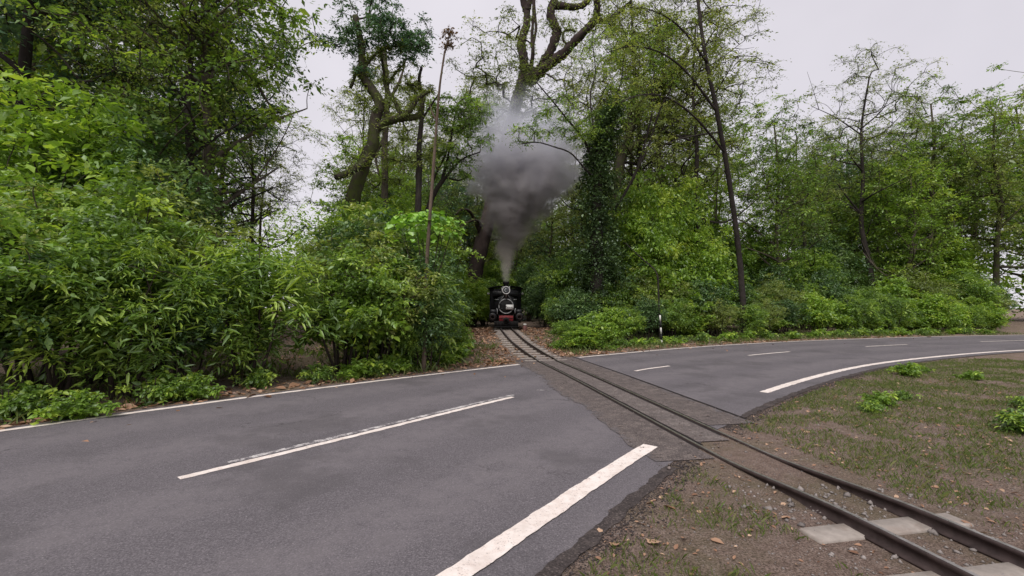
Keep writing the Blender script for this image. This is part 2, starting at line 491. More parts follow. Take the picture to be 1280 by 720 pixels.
M['postwhite'] = plain_mat('post_white', (0.62, 0.61, 0.58), 0.75, 0, 0.3, 0.15, 12, 0.1, (0.36, 0.34, 0.30))

# ------------------------------------------------------------------ road and track lines on the ground (metres)
FAR = catmull([(-24, -12), (-16.5, -5), (-12.6, -0.6), (-9.3, 3.5), (-6.3, 7.1), (-3.58, 10.0), (0.24, 13.5), (2.16, 15.25), (6.6, 18.5), (10.3, 20.7),
               (14.5, 22.7), (19.5, 24.6), (25.5, 26.4), (33, 28), (46, 29.6), (70, 30)], 8)
MID = catmull([(-20, -15), (-13, -7.4), (-7.8, -1.0), (-4.6, 2.95), (-2.13, 5.97), (0.124, 8.73), (3.19, 12.0), (4.5, 13.1), (8.2, 15.9), (12.3, 18.2),
               (17.3, 20.4), (23.3, 22.4), (30.5, 24.1), (45, 26.0), (70, 26.6)], 8)
NEAR = catmull([(-17, -17.5), (-10.2, -9.4), (-5, -3.05), (-2.45, 0.18), (-0.405, 2.86), (1.65, 5.55), (3.6, 7.75), (6.9, 10.7), (10.4, 13.3), (14.2, 15.4),
                (18.7, 17.4), (24.3, 19.2), (31.2, 20.8), (45, 22.7), (70, 23.2)], 8)
TRK = catmull([(5.2, -9), (4.25, -4.0), (3.5, 0.1), (2.92, 3.5), (2.50, 6.13), (2.20, 8.07), (1.66, 11.43), (0.80, 16.1), (0.20, 20.0), (-0.22, 24.0), (-0.36, 27.0),
               (-0.40, 30.0), (-0.30, 34.0), (0.3, 40.0), (1.6, 47)], 10)
FARP = FAR[:, :2] + normals2(FAR) * 0.20
NEARP = NEAR[:, :2] - normals2(NEAR) * 0.42

def gz(x, y, fine=True):
    """ground height"""
    q = np.stack([np.atleast_1d(np.asarray(x, float)), np.atleast_1d(np.asarray(y, float))], 1)
    df, dn = sdist(FARP, q), -sdist(NEARP, q)
    z = 0.37 * sstep(0.6, 9.0, df) + 0.5 * sstep(14, 60, df)
    out = np.maximum(df, dn)                                 # > 0 beyond the pavement
    tr = np.abs(sdist(TRK, q))
    lump = (vnoise(q[:, 0], q[:, 1], 1.3, 1) - 0.45) * 0.10 + (vnoise(q[:, 0], q[:, 1], 5, 2) - 0.45) * 0.035
    z = z + lump * sstep(-0.02, 0.9, out) * sstep(0.9, 2.2, tr) - 0.02 * (1 - sstep(-0.25, 0.06, out))
    return z if np.ndim(x) else float(z[0])

def rail_off(y):
    """height of the rail head above the ground, almost flush across the road"""
    return 0.018 + 0.125 * sstep(12.6, 17.6, y) + 0.10 * (1 - sstep(3.4, 5.4, y))

# ground: one sheet to the horizon
def axis(a, b, step, far, grow=1.28):
    mid = list(np.arange(a, b + 1e-6, step)); lo, hi, s = [], [], step
    x0, x1 = mid[0], mid[-1]
    while x1 < far:
        s *= grow; x1 += s; x0 -= s; hi.append(x1); lo.append(x0)
    return np.array(lo[::-1] + mid + hi)
gx, gy = axis(-13, 30, 0.2, 300), axis(-2, 32, 0.2, 300)
GX, GY = np.meshgrid(gx, gy)
gv = np.stack([GX.ravel(), GY.ravel(), gz(GX.ravel(), GY.ravel())], 1)
nx, ny = len(gx), len(gy)
ii = (np.arange(ny - 1)[:, None] * nx + np.arange(nx - 1)[None]).ravel()
obj('ground', mesh('ground', gv, np.stack([ii, ii + 1, ii + nx + 1, ii + nx], 1), smooth=True), M['soil'], kind='structure')

def sheet(name, A, B, za, zb, nacross, mat, parent=None, jit=0.0, kind=None, scale=3.0, zf=None, ja=1.0):
    """strip between polylines A and B (same number of points), z flat or from zf"""
    n = len(A)
    t = np.linspace(0, 1, nacross)
    V = A[:, None] * (1 - t)[None, :, None] + B[:, None] * t[None, :, None]
    if jit > 0:
        w = np.zeros(nacross); w[0], w[-1] = -1, 1
        dirv = (B - A) / (np.linalg.norm(B - A, axis=1, keepdims=True) + 1e-9)
        j = np.stack([(vnoise(A[:, 0] + 7, A[:, 1], scale, 5) + 0.6 * vnoise(A[:, 0], A[:, 1], scale * 4, 6) - 0.8) * jit,
                      (vnoise(B[:, 0] + 3, B[:, 1], scale, 7) + 0.6 * vnoise(B[:, 0], B[:, 1], scale * 4, 8) - 0.8) * jit], 1)
        V[:, 0] -= dirv * j[:, :1] * ja; V[:, -1] += dirv * j[:, 1:]
    z = np.full((n, nacross), za)
    if zf is not None: z = zf(V[..., 0].ravel(), V[..., 1].ravel()).reshape(n, nacross) + za
    V = np.concatenate([V, z[..., None]], 2).reshape(-1, 3)
    i = (np.arange(n - 1)[:, None] * nacross + np.arange(nacross - 1)[None]).ravel()
    me_ = mesh(name, V, np.stack([i, i + 1, i + nacross + 1, i + nacross], 1))
    me_.attributes.new('across', 'FLOAT', 'POINT').data.foreach_set('value', np.tile(np.linspace(0, 1, nacross), n).astype(np.float32))
    return obj(name, me_, mat, parent, kind)

n_st = 900
def even(pl, n): 
    seg = np.linalg.norm(np.diff(pl, axis=0), axis=1); s = np.concatenate([[0], np.cumsum(seg)])
    t = np.linspace(0, s[-1], n)
    return np.stack([np.interp(t, s, pl[:, 0]), np.interp(t, s, pl[:, 1])], 1)
road = sheet('road', even(NEARP, n_st), even(FARP, n_st), 0.004, 0.004, 40, M['asphalt'], None, 0.05, 'structure', 3.0)

def cut(pl, a, b, key=0):
    """piece of the polyline where its x (key 0) or y (key 1) lies between a and b"""
    r = resample(pl[:, :2], 0.04)
    return r[(r[:, key] >= a) & (r[:, key] <= b)]
def line_mark(name, pl, w, z, mat=None, jit=0.02, shear=0.0, off=0.0):
    nn = normals2(pl)
    A, B = pl - nn * (w / 2 - off), pl + nn * (w / 2 + off)
    if shear:
        d = np.stack([nn[:, 1], -nn[:, 0]], 1); A = A + d * shear
    return sheet(name, A, B, z, z, 3, mat or M['paint'], road, jit, None, 11.0)
line_mark('edge_line', cut(NEAR, -30, 1.70), 0.185, 0.0135, jit=0.014)
line_mark('edge_line', cut(NEAR, 5.0, 69), 0.17, 0.009)
line_mark('edge_line', cut(FAR, -23, 0.22), 0.13, 0.009, jit=0.025)
line_mark('edge_line', cut(FAR, 2.25, 69), 0.12, 0.009, jit=0.02)
line_mark('centre_dash', cut(MID, -3.3, 0.02), 0.105, 0.009)
line_mark('faded_centre_dash', cut(MID, -3.0, 0.14), 0.085, 0.0085, M['faded'], 0.03, off=0.135)
for a, b in ((3.25, 4.55), (8.3, 10.6), (15.2, 18.0), (23, 26.5), (-9.6, -6.2)):
    line_mark('centre_dash', cut(MID, a, b), 0.10, 0.009)
line_mark('paint_flake', np.array([(0.50, 9.33), (0.58, 9.32), (0.66, 9.30), (0.75, 9.27)]), 0.05, 0.009, M['faded'])

# ------------------------------------------------------------------ rail crossing
trk = resample(TRK, 0.12)
tn = normals2(trk)                        # points to the camera's left when walking away
in_road = (trk[:, 1] > 5.0) & (trk[:, 1] < 15.2)
tr_r, tn_r = trk[in_road], tn[in_road]
flat = lambda x, y: np.zeros_like(x)
def road_z(x, y):
    return np.maximum(gz(x, y), 0.004)
def strip(name, a, b, z, nac, mat, jit, sc, parent=None, kind=None, wob=0.0):
    mid = trk + tn * (a + b) / 2
    q = sdist(NEARP, mid)
    use = (q > -0.12 + 0.25 * (vnoise(np.array([a * 9.0]), np.array([b * 7.0]), 1.0, 4)[0] - 0.5)) & (trk[:, 1] < 15.3) & (trk[:, 1] > 3)
    c, n_ = trk[use], tn[use]
    wa = wob * (vnoise(c[:, 1], 0 * c[:, 1], 0.9, 3) - 0.3)[:, None]
    return sheet(name, c + n_ * a, c + n_ * (b + wa), z, 0, nac, mat, parent, jit, kind, sc, road_z, 0.0)
crossing = strip('crossing_apron', 0.376, 0.98, 0.007, 6, M['apron'], 0.11, 6.5, None, 'structure', 0.2)
strip('crossing_edge', -0.376, -1.12, 0.007, 6, M['apron'], 0.03, 2.0, crossing)
strip('seam', -1.17, -1.11, 0.011, 2, M['groove'], 0.025, 5.0, crossing)
strip('crossing_infill', -0.22, 0.22, 0.008, 5, M['infill'], 0.015, 5.0, crossing)
for a, b in ((0.22, 0.272), (0.338, 0.375), (-0.272, -0.22), (-0.375, -0.338)):
    strip('flangeway', a, b, 0.005, 2, M['groove'], 0.008, 6.0, crossing)

track = empty('railway_track', (0, 0, 0), 0, 'narrow railway track crossing the road and running into the forest', 'railway track')
ok = (trk[:, 1] > -8.5) & (trk[:, 1] < 46)
tp, tnn = trk[ok], tn[ok]
for s in (1, -1):
    c = tp + tnn * 0.305 * s
    zt = gz(c[:, 0], c[:, 1]) * 0 + gz(tp[:, 0], tp[:, 1]) + rail_off(tp[:, 1])
    zt = np.maximum(zt, 0.022)
    prof = [(-0.042, -0.115), (-0.042, -0.10), (-0.008, -0.088), (-0.008, -0.035), (-0.026, -0.028), (-0.026, -0.004), (-0.018, 0.0),
            (0.018, 0.0), (0.026, -0.004), (0.026, -0.028), (0.008, -0.035), (0.008, -0.088), (0.042, -0.10), (0.042, -0.115)]
    k = len(prof)
    V = np.concatenate([np.concatenate([c + tnn * u, (zt + v)[:, None]], 1)[:, None] for u, v in prof], 1).reshape(-1, 3)
    i = (np.arange(len(c) - 1)[:, None] * k + np.arange(k)[None]).ravel()
    j = (np.arange(len(c) - 1)[:, None] * k + ((np.arange(k) + 1) % k)[None]).ravel()
    r = obj('rail', mesh('rail', V, np.stack([i, j, j + k, i + k], 1)), M['steel'], track)
    V = np.concatenate([np.concatenate([c + tnn * u, (zt + 0.002)[:, None]], 1)[:, None] for u in (-0.016, 0.016)], 1).reshape(-1, 3)
    i = np.arange(len(c) - 1) * 2
    obj('running_surface', mesh('running_surface', V, np.stack([i, i + 1, i + 3, i + 2], 1)), M['railtop'], r)
sl = MB().box(-0.70, 0.70, -0.105, 0.105, -0.11, 0.0, 0.012)
sl_me = mesh('sleeper', np.vstack(sl.V), np.vstack(sl.T)); sl_me.materials.append(M['sleeper'])
fast = MB().box(-0.36, -0.25, -0.05, 0.05, 0, 0.02).box(0.25, 0.36, -0.05, 0.05, 0, 0.02)
for y in list(np.arange(14.5, 31, 0.64)) + list(np.arange(-2.2, 4.0, 0.64)):
    x = np.interp(y, trk[:, 1], trk[:, 0])
    x2 = np.interp(y + 0.3, trk[:, 1], trk[:, 0])
    o = obj('sleeper', sl_me, None, track)
    o.location = (x + RNG.normal() * 0.02, y + RNG.normal() * 0.02, gz(x, y) + max(rail_off(y), 0.122) - 0.100)
    o.rotation_euler = (0, 0, -math.atan2(x2 - x, 0.3) + RNG.normal() * 0.02)

# ------------------------------------------------------------------ foliage builders
def leaf_geo(rng, C, L, W, tint, pitch=-0.25, spread=0.45, tilt=0.5, shape=1, dirs=None, lvar=0.35):
    """C: (n,3) leaf bases -> V, T, tint.  shape 0: folded rhomb, 1: pointed six-corner blade"""
    n = len(C)
    th = rng.uniform(0, 2 * np.pi, n)
    if dirs is not None:
        th = np.arctan2(dirs[:, 1], dirs[:, 0]) + rng.normal(0, 0.8, n)
    ph = rng.normal(pitch, spread, n)
    d = np.stack([np.cos(th) * np.cos(ph), np.sin(th) * np.cos(ph), np.sin(ph)], 1)
    up = np.array([0, 0, 1.0]) + rng.normal(0, tilt, (n, 3))
    s = np.cross(d, up); s /= np.linalg.norm(s, axis=1, keepdims=True) + 1e-9
    nn = np.cross(s, d)
    l = (L * np.exp(rng.normal(0, lvar, n)))[:, None]; w = l * (W / L)
    if shape == 0:
        tv = [(0, 0, 0), (-0.5, 0.45, 0.12), (0, 1, -0.05), (0.5, 0.45, 0.12)]
        tt = [(0, 2, 1), (0, 3, 2)]
    else:
        tv = [(0, 0, 0), (-0.46, 0.28, 0.10), (-0.40, 0.62, 0.06), (0, 1, -0.16), (0.40, 0.62, 0.06), (0.46, 0.28, 0.10)]
        tt = [(0, 2, 1), (0, 3, 2), (0, 4, 3), (0, 5, 4)]
    V = np.stack([C + s * w * a + d * l * b + nn * l * c * 0.6 for a, b, c in tv], 1)
    k = len(tv)
    T = (np.arange(n)[:, None, None] * k + np.array(tt)[None]).reshape(-1, 3)
    return V.reshape(-1, 3), T, np.repeat(tint, k)

def merge(parts):
    V, T, A, n = [], [], [], 0
    for v, t, a in parts:
        V.append(v); T.append(t + n); A.append(a); n += len(v)
    return np.vstack(V), np.vstack(T), np.concatenate(A)

def ellipsoid_pts(rng, n, c, r, bias=2.2):
    v = rng.normal(size=(n, 3)); v /= np.linalg.norm(v, axis=1, keepdims=True)
    return np.asarray(c) + v * (rng.random(n) ** (1 / bias))[:, None] * np.asarray(r)

SPRIGS = []
def sprig_part(root):
    V_, T_ = SPRIGS.pop()
    return obj('sprigs', mesh('sprigs', V_, T_), M['twig'], root, 'stuff')
def sprays(rng, centers, per, reach, L, W, shape, flat=0.55, tintspread=0.35, droop=0.35, sub=7, sprig=None, **kw):
    """leafy sprays round each clump centre: leaves strung along short twigs"""
    nc = len(centers); ns = max(1, per // sub)
    dv = rng.normal(size=(nc, ns, 3)); dv[..., 2] *= flat; dv[..., 2] += 0.12
    dv /= np.linalg.norm(dv, axis=2, keepdims=True) + 1e-9
    ln = reach * rng.uniform(0.45, 1.2, (nc, ns, 1))
    t = (np.arange(sub)[None, None, :, None] + rng.uniform(0, 0.9, (nc, ns, sub, 1))) / sub
    p = centers[:, None, None] + dv[:, :, None] * ln[:, :, None] * (0.12 + 0.88 * t)
    p[..., 2] -= (t[..., 0] ** 2) * droop * reach
    p += rng.normal(0, 0.05 * reach, p.shape)
    ct = rng.normal(0.5, tintspread * 0.6, (nc, 1, 1)) + rng.normal(0, tintspread * 0.35, (nc, ns, 1)) + rng.normal(0, tintspread * 0.35, (nc, ns, sub))
    dirs = np.broadcast_to(dv[:, :, None], p.shape).reshape(-1, 3)
    if sprig is not None:
        c0 = np.broadcast_to(centers[:, None], dv.shape).reshape(-1, 3); e = dv.reshape(-1, 3); l_ = ln.reshape(-1, 1)
        m_, e_ = c0 + e * l_ * 0.55, c0 + e * l_
        m_[:, 2] -= 0.3 * droop * reach; e_[:, 2] -= 0.9 * droop * reach
        k1 = np.cross(e, (0.3, 0.5, 0.8)); k1 /= np.linalg.norm(k1, axis=1, keepdims=True) + 1e-9; k2 = np.cross(e, k1)
        ring = lambda q, r: [q + r * (math.cos(a) * k1 + math.sin(a) * k2) for a in (0, 2.09, 4.19)]
        V_ = np.stack(ring(c0, sprig) + ring(m_, sprig * 0.7) + [e_], 1).reshape(-1, 3)
        t_ = [(0, 1, 4), (0, 4, 3), (1, 2, 5), (1, 5, 4), (2, 0, 3), (2, 3, 5), (3, 4, 6), (4, 5, 6), (5, 3, 6)]
        SPRIGS.append((V_, (np.arange(len(c0))[:, None, None] * 7 + np.array(t_)[None]).reshape(-1, 3)))
    return leaf_geo(rng, p.reshape(-1, 3), L, W, np.clip(ct, 0, 1).ravel(), shape=shape, dirs=dirs, **kw)

def twig_mesh(rng, centers, anchors, r0=0.02, sides=4):
    """twigs that branch off the limbs and off one another until every clump centre is reached"""
    mb = MB()
    centers = np.asarray(centers); anchors = np.asarray(anchors)
    d0 = np.sqrt(((centers[:, None] - anchors[None]) ** 2).sum(2)).min(1)
    order = d0.argsort()
    nodes, depth, links, kids = list(anchors), [0] * len(anchors), [], {}
    for i in order:
        c = centers[i]; na = np.array(nodes)
        d = np.linalg.norm(na - c, axis=1) + 0.35 * np.maximum(0, na[:, 2] - c[2])
        k = int(d.argmin())
        links.append((k, len(nodes), depth[k]))
        nodes.append(c); depth.append(depth[k] + 1)
    w = {}
    for k, j, dp in links[::-1]:
        w[j] = w.get(j, 0) + 1; w[k] = w.get(k, 0) + w[j]
    for k, j, dp in links:
        a, c = nodes[k], nodes[j]; ln = np.linalg.norm(c - a)
        m = (a + c) / 2 + rng.normal(0, 0.09, 3) * ln + np.array([0, 0, 0.08 * ln])
        pts = catmull([a, m, c], 3)
        rr = r0 * min(3.2, w[j] ** 0.45)
        mb.tube(pts, np.linspace(rr, rr * 0.65, len(pts)), sides, False)
    return mb

def limb_tube(mb, pts, r0, r1, sides=9, rough=0.06, n=7, rng=None):
    pl = catmull(pts, n)
    rad = r0 + (r1 - r0) * np.linspace(0, 1, len(pl)) ** 0.85
    mb.tube(pl, rad, sides, True, rough, rng)
    return pl

def to_obj(name, geo, mat, parent, **kw):
    V, T, A = geo
    return obj(name, mesh(name, V, T, A), mat, parent, **kw)

# ---- generic plants, built round the origin so that copies can share their meshes
PROTO = {}
def hide_proto(root):
    for o in [root] + list(root.children):
        COL.objects.unlink(o)

def shrub_proto(key, name, seed, h, rad, clumps, per, reach, L, W, mat, shape=1, stems=6, low=0.12, flat=0.6, droop=0.35, top=None, **kw):
    rng = np.random.default_rng(seed)
    root = empty(name, (0, 0, 0))
    mb = MB(); anchors = []
    for k in range(stems):
        a = rng.uniform(0, 2 * np.pi); q = rng.uniform(0.25, 0.75) * rad
        tip = np.array([math.cos(a) * q, math.sin(a) * q, h * rng.uniform(0.6, 0.92)])
        b = np.array([math.cos(a) * 0.12 * rad, math.sin(a) * 0.12 * rad, -0.15])
        pl = limb_tube(mb, [b, b * 0.5 + tip * 0.5 * np.array([0.7, 0.7, 1.0]) + rng.normal(0, 0.06 * h, 3), tip], 0.012 + 0.010 * h, 0.006, 6, 0.05, 6, rng)
        anchors.append(pl[2:])
    anchors = np.vstack(anchors)
    c = ellipsoid_pts(rng, clumps, (0, 0, h * (0.5 + low / 2)), (rad, rad, h * (0.5 - low / 2)), 3.0)
    c[:, :2] *= (1 + 0.35 * np.sin(3.1 * np.arctan2(c[:, 1], c[:, 0]) + seed))[:, None] * rng.uniform(0.75, 1.2, (clumps, 1))
    c[:, 2] *= rng.uniform(0.85, 1.12, clumps)
    mb2 = twig_mesh(rng, c[::2], anchors, 0.008)
    mb.V += mb2.V; mb.T += [t + mb.n for t in mb2.T]
    mb.build('stems', M['twig'], root, smooth=True, kind='stuff')
    to_obj('foliage', sprays(rng, c, per, reach, L, W, shape, flat, droop=droop, **kw), M[mat], root)
    hide_proto(root); PROTO[key] = root
    return root

def tree_proto(key, name, seed, h, r0, crown_from, crown_r, clumps, per, reach, L, W, mat, bark, limbs=7, lean=0.06, flat=0.5, shape=0, bias=2.0, **kw):
    rng = np.random.default_rng(seed)
    root = empty(name, (0, 0, 0))
    mb = MB()
    ax = [np.array([0, 0, -0.3])]
    for k in range(1, 6):
        ax.append(np.array([ax[-1][0] + rng.normal(0, lean * h / 5), ax[-1][1] + rng.normal(0, lean * h / 5), h * 0.92 * k / 5]))
    tl = limb_tube(mb, ax, r0, r0 * 0.22, 10, 0.05, 8, rng)
    mb.build('trunk', M[bark], root, smooth=True)
    anchors = [tl[int(len(tl) * 0.6):]]
    lb = MB()
    for k in range(limbs):
        t = rng.uniform(crown_from * 0.85, 0.9)
        s = tl[int(t * (len(tl) - 1))]
        a = k * 2.4 + rng.normal(0, 0.4); q = crown_r * rng.uniform(0.55, 1.0) * (1.15 - 0.5 * t)
        e = s + np.array([math.cos(a) * q, math.sin(a) * q, q * rng.uniform(0.3, 1.0)])
        m = (s + e) / 2 + np.array([0, 0, q * rng.uniform(-0.15, 0.15)]) + rng.normal(0, 0.08 * q, 3)
        rr = r0 * (0.55 - 0.35 * t)
        pl = limb_tube(lb, [s, m, e], rr, rr * 0.25, 6, 0.05, 6, rng)
        anchors.append(pl[3:])
        for j in range(2):
            s2 = pl[rng.integers(4, len(pl) - 2)]
            e2 = s2 + rng.normal(0, 0.32 * q, 3) + np.array([0, 0, 0.25 * q])
            pl2 = limb_tube(lb, [s2, (s2 + e2) / 2 + rng.normal(0, 0.05 * q, 3), e2], rr * 0.4, rr * 0.12, 5, 0.05, 5, rng)
            anchors.append(pl2[1:])
    anchors = np.vstack(anchors)
    zc = h * (crown_from + 1.06) / 2
    c = ellipsoid_pts(rng, clumps, (tl[-1][0] * 0.6, tl[-1][1] * 0.6, zc), (crown_r, crown_r, h * (1.06 - crown_from) / 2), bias)
    c += rng.normal(0, 0.12 * crown_r, c.shape)
    tw = twig_mesh(rng, c, anchors, 0.016, 4)
    lb.V += tw.V; lb.T += [t + lb.n for t in tw.T]
    lb.build('branches', M[bark], root, smooth=True, kind='stuff')
    to_obj('crown', sprays(rng, c, per, reach, L, W, shape, flat, sprig=0.006, **kw), M[mat], root)
    sprig_part(root)
    hide_proto(root); PROTO[key] = root
    return root

def put(key, x, y, h_scale=1.0, w_scale=None, label=None, cat=None, group=None, rz=None, dz=0.0, name=None):
    src = PROTO[key]
    r = src.copy(); COL.objects.link(r)
    if name: r.name = name
    r.location = (x, y, gz(x, y) - 0.02 + dz)
    w = w_scale or h_scale
    r.scale = (w, w, h_scale)
    r.rotation_euler = (0, 0, RNG.uniform(0, 6.28) if rz is None else rz)
    tag(r, label, cat, group)
    for ch in src.children:
        c = ch.copy(); COL.objects.link(c); c.parent = r
    return r

shrub_proto('sh_mid', 'roadside_shrub', 1, 2.6, 1.05, 170, 91, 0.34, 0.075, 0.034, 'leaf_mid', 0, low=0.32)
shrub_proto('sh_bright', 'roadside_shrub', 2, 2.4, 1.0, 150, 84, 0.36, 0.088, 0.044, 'leaf_bright')
shrub_proto('sh_dark', 'roadside_shrub', 3, 2.8, 1.1, 160, 84, 0.36, 0.085, 0.038, 'leaf_dark', 0, low=0.34)
shrub_proto('sh_olive', 'roadside_shrub', 4, 2.6, 1.0, 170, 91, 0.32, 0.068, 0.030, 'leaf_olive', 0, low=0.32)
shrub_proto('sh_broad', 'roadside_shrub', 12, 2.5, 1.05, 130, 63, 0.40, 0.105, 0.058, 'leaf_bright', low=0.2)
shrub_proto('sh_lance', 'roadside_shrub', 13, 2.7, 1.0, 130, 91, 0.40, 0.115, 0.025, 'leaf_mid', low=0.2, droop=0.7)
shrub_proto('low_bright', 'low_plant', 5, 0.75, 0.5, 46, 49, 0.20, 0.080, 0.044, 'leaf_bright', low=0.05)
shrub_proto('low_mid', 'low_plant', 6, 0.6, 0.45, 42, 49, 0.20, 0.065, 0.032, 'leaf_mid', low=0.05)
shrub_proto('thick_a', 'understory_tree', 7, 5.5, 2.0, 260, 98, 0.55, 0.115, 0.054, 'leaf_mid', 0, 8, 0.10)
shrub_proto('thick_b', 'understory_tree', 8, 6.0, 2.2, 260, 98, 0.58, 0.110, 0.050, 'leaf_dark', 0, 8, 0.10)
shrub_proto('thick_c', 'understory_tree', 9, 5.2, 2.0, 250, 98, 0.55, 0.118, 0.058, 'leaf_bright', 0, 8, 0.12)
tree_proto('tr_a', 'forest_tree', 21, 16, 0.22, 0.28, 3.4, 240, 84, 0.80, 0.135, 0.066, 'leaf_mid', 'bark_grey', 11)
tree_proto('tr_b', 'forest_tree', 22, 18, 0.26, 0.32, 3.8, 220, 77, 0.85, 0.125, 0.058, 'leaf_olive', 'bark_moss', 11)
tree_proto('tr_c', 'forest_tree', 23, 14, 0.18, 0.22, 3.0, 240, 84, 0.75, 0.135, 0.068, 'leaf_bright', 'bark_grey', 11)
tree_proto('tr_d', 'forest_tree', 24, 15, 0.20, 0.28, 3.1, 230, 77, 0.75, 0.130, 0.062, 'leaf_blue', 'bark_dark', 11)
tree_proto('tr_e', 'forest_tree', 25, 20, 0.24, 0.40, 4.2, 200, 56, 0.90, 0.105, 0.048, 'leaf_olive', 'bark_dark', 11, 0.05)

def at_px(x, d):
    """ground x for pixel column x at distance d"""
    return (x - 640) / FPX * d

# ------------------------------------------------------------------ the locomotive
LY = 25.3
LX = float(np.interp(LY + 1.5, trk[:, 1], trk[:, 0]))
LH = math.atan2(np.interp(LY + 3, trk[:, 1], trk[:, 0]) - np.interp(LY, trk[:, 1], trk[:, 0]), 3)
loco_z = gz(LX, LY + 1.5) + float(rail_off(LY))
loco = empty('steam_locomotive', (LX + 0.03, LY, loco_z), -LH, 'small black saddle-tank steam locomotive with red buffer beam, smoke at its chimney', 'locomotive')
B = M['black']
for s in (-1, 1):
    MB().box(s * 0.40 - 0.02, s * 0.40 + 0.02, 0.15, 4.1, 0.30, 0.78).build('frame_plate', M['black_matt'], loco)
bb = MB().box(-0.39, 0.39, 0.02, 0.16, 0.40, 0.72, 0.015).build('buffer_beam', M['red'], loco)
MB().box(-0.37, 0.37, 0.002, 0.018, 0.55, 0.575).build('beam_strap', M['black'], bb)
cp = MB().lathe([(0.0, -0.16), (0.14, -0.15), (0.17, -0.10), (0.15, -0.02), (0.06, 0.0), (0.05, 0.06)], (0, 0, 0.46), 'y', 16).build('coupler', M['black_matt'], loco, True)
MB().tube([(-0.25, -0.02, 0.45), (-0.2, -0.06, 0.3), (-0.02, -0.08, 0.22), (0.2, -0.06, 0.3), (0.25, -0.02, 0.45)], 0.016, 6).build('chain', M['black_matt'], cp)
gd = MB()
for k in np.linspace(-0.66, 0.66, 9):
    gd.box(k - 0.018, k + 0.018, 0.0, 0.03, 0.07, 0.40)
gd.box(-0.70, 0.70, -0.02, 0.0, 0.06, 0.11).box(-0.68, 0.68, 0.035, 0.06, 0.10, 0.42)
gd.build('rail_guard', M['black_matt'], loco)
for s in (-1, 1):
    c = MB().lathe([(0, 0.20), (0.20, 0.20), (0.23, 0.22), (0.23, 0.30), (0.205, 0.31), (0.205, 0.92), (0.23, 0.93), (0.23, 1.0), (0, 1.0)], (s * 0.76, 0, 0.64), 'y', 20).build('cylinder', B, loco)
    MB().torus((s * 0.76, 0.20, 0.64), 0.12, 0.018, 'y', 20, 6).build('cylinder_cover', M['steel'], c, True)
    MB().box(s * 0.73 - 0.17, s * 0.73 + 0.17, 0.30, 0.95, 0.84, 1.06, 0.03).build('valve_chest', B, loco)
    MB().tube([(s * 0.72, 0.99, 0.64), (s * 0.72, 1.7, 0.58), (s * 0.66, 2.7, 0.42)], 0.03, 6).build('connecting_rod', M['steel'], loco)
    for yy in (1.35, 2.75):
        w = MB().lathe([(0, -0.05), (0.33, -0.05), (0.36, -0.03), (0.36, -0.02), (0.33, 0.05), (0, 0.05)], (s * 0.36, yy, 0.335), 'x', 22).build('wheel', M['black_matt'], loco)
        MB().lathe([(0.0, -0.09), (0.07, -0.09), (0.07, 0.09), (0, 0.09)], (s * 0.36, yy, 0.335), 'x', 12).build('hub', M['steel'], w)
    MB().box(s * 0.78 - 0.20, s * 0.78 + 0.20, 0.98, 4.3, 0.80, 0.84).build('footplate', M['black_matt'], loco)
    st = MB()
    for z in (0.22, 0.46):
        st.box(s * 0.88 - 0.10, s * 0.88 + 0.10, 3.0, 3.28, z, z + 0.03)
    st.box(s * 0.88 - 0.012, s * 0.88 + 0.012, 3.28, 3.31, 0.20, 0.82)
    st.build('step', M['black_matt'], loco)
sb = MB().lathe([(0, 0.30), (0.44, 0.30), (0.47, 0.31), (0.47, 0.98), (0, 0.98)], (0, 0, 1.24), 'y', 32).build('smokebox', B, loco)
dr = MB().lathe([(0.0, 0.20), (0.12, 0.205), (0.24, 0.225), (0.34, 0.262), (0.37, 0.30)], (0, 0, 1.24), 'y', 28).build('smokebox_door', M['black_matt'], loco, True)
MB().torus((0, 0.285, 1.24), 0.405, 0.030, 'y', 36, 8).build('door_ring', M['ring'], dr, True)
MB().tube([(-0.10, 0.17, 1.18), (0.10, 0.17, 1.30)], 0.014, 6).tube([(0, 0.12, 1.24), (0, 0.22, 1.24)], 0.022, 8).build('door_handle', M['steel'], dr)
for z in (1.12, 1.36):
    MB().box(-0.40, -0.04, 0.222, 0.236, z - 0.02, z + 0.02).build('hinge_strap', M['black'], dr)
pl = MB().box(-0.01, 0.41, 0.145, 0.160, 1.06, 1.33).build('number_plate', M['white'], loco)
for k, (a, b) in enumerate(((0.06, 0.13), (0.17, 0.24), (0.28, 0.35))):
    MB().box(a, b, 0.141, 0.1445, 1.15, 1.18).build('plate_mark', M['steel'], pl)
MB().box(-0.30, 0.30, 0.35, 0.95, 0.72, 0.92).build('smokebox_saddle', M['black_matt'], loco)
ch = MB().lathe([(0.24, 1.66), (0.19, 1.72), (0.155, 1.80), (0.145, 2.30), (0.15, 2.52), (0.185, 2.54), (0.195, 2.60), (0.175, 2.66), (0.12, 2.66), (0.12, 2.3)], (0, 0.62, 0), 'z', 22).build('chimney', M['black_matt'], loco, True)
hl = MB().lathe([(0.0, 0.20), (0.10, 0.20), (0.20, 0.08), (0.215, -0.05), (0.215, -0.07), (0.19, -0.075)], (0, 0.18, 2.14), 'y', 26).build('headlight', M['black'], loco, True)
MB().torus((0, 0.115, 2.14), 0.205, 0.024, 'y', 30, 8).build('lamp_rim', M['white'], hl, True)
MB().lathe([(0.19, -0.060), (0.12, -0.082), (0.0, -0.09)], (0, 0.18, 2.14), 'y', 22).build('lamp_glass', M['glass'], hl, True)
MB().box(-0.05, 0.05, 0.14, 0.34, 1.70, 1.95).box(-0.16, 0.16, 0.12, 0.30, 1.90, 1.935).build('lamp_bracket', M['steel'], loco)
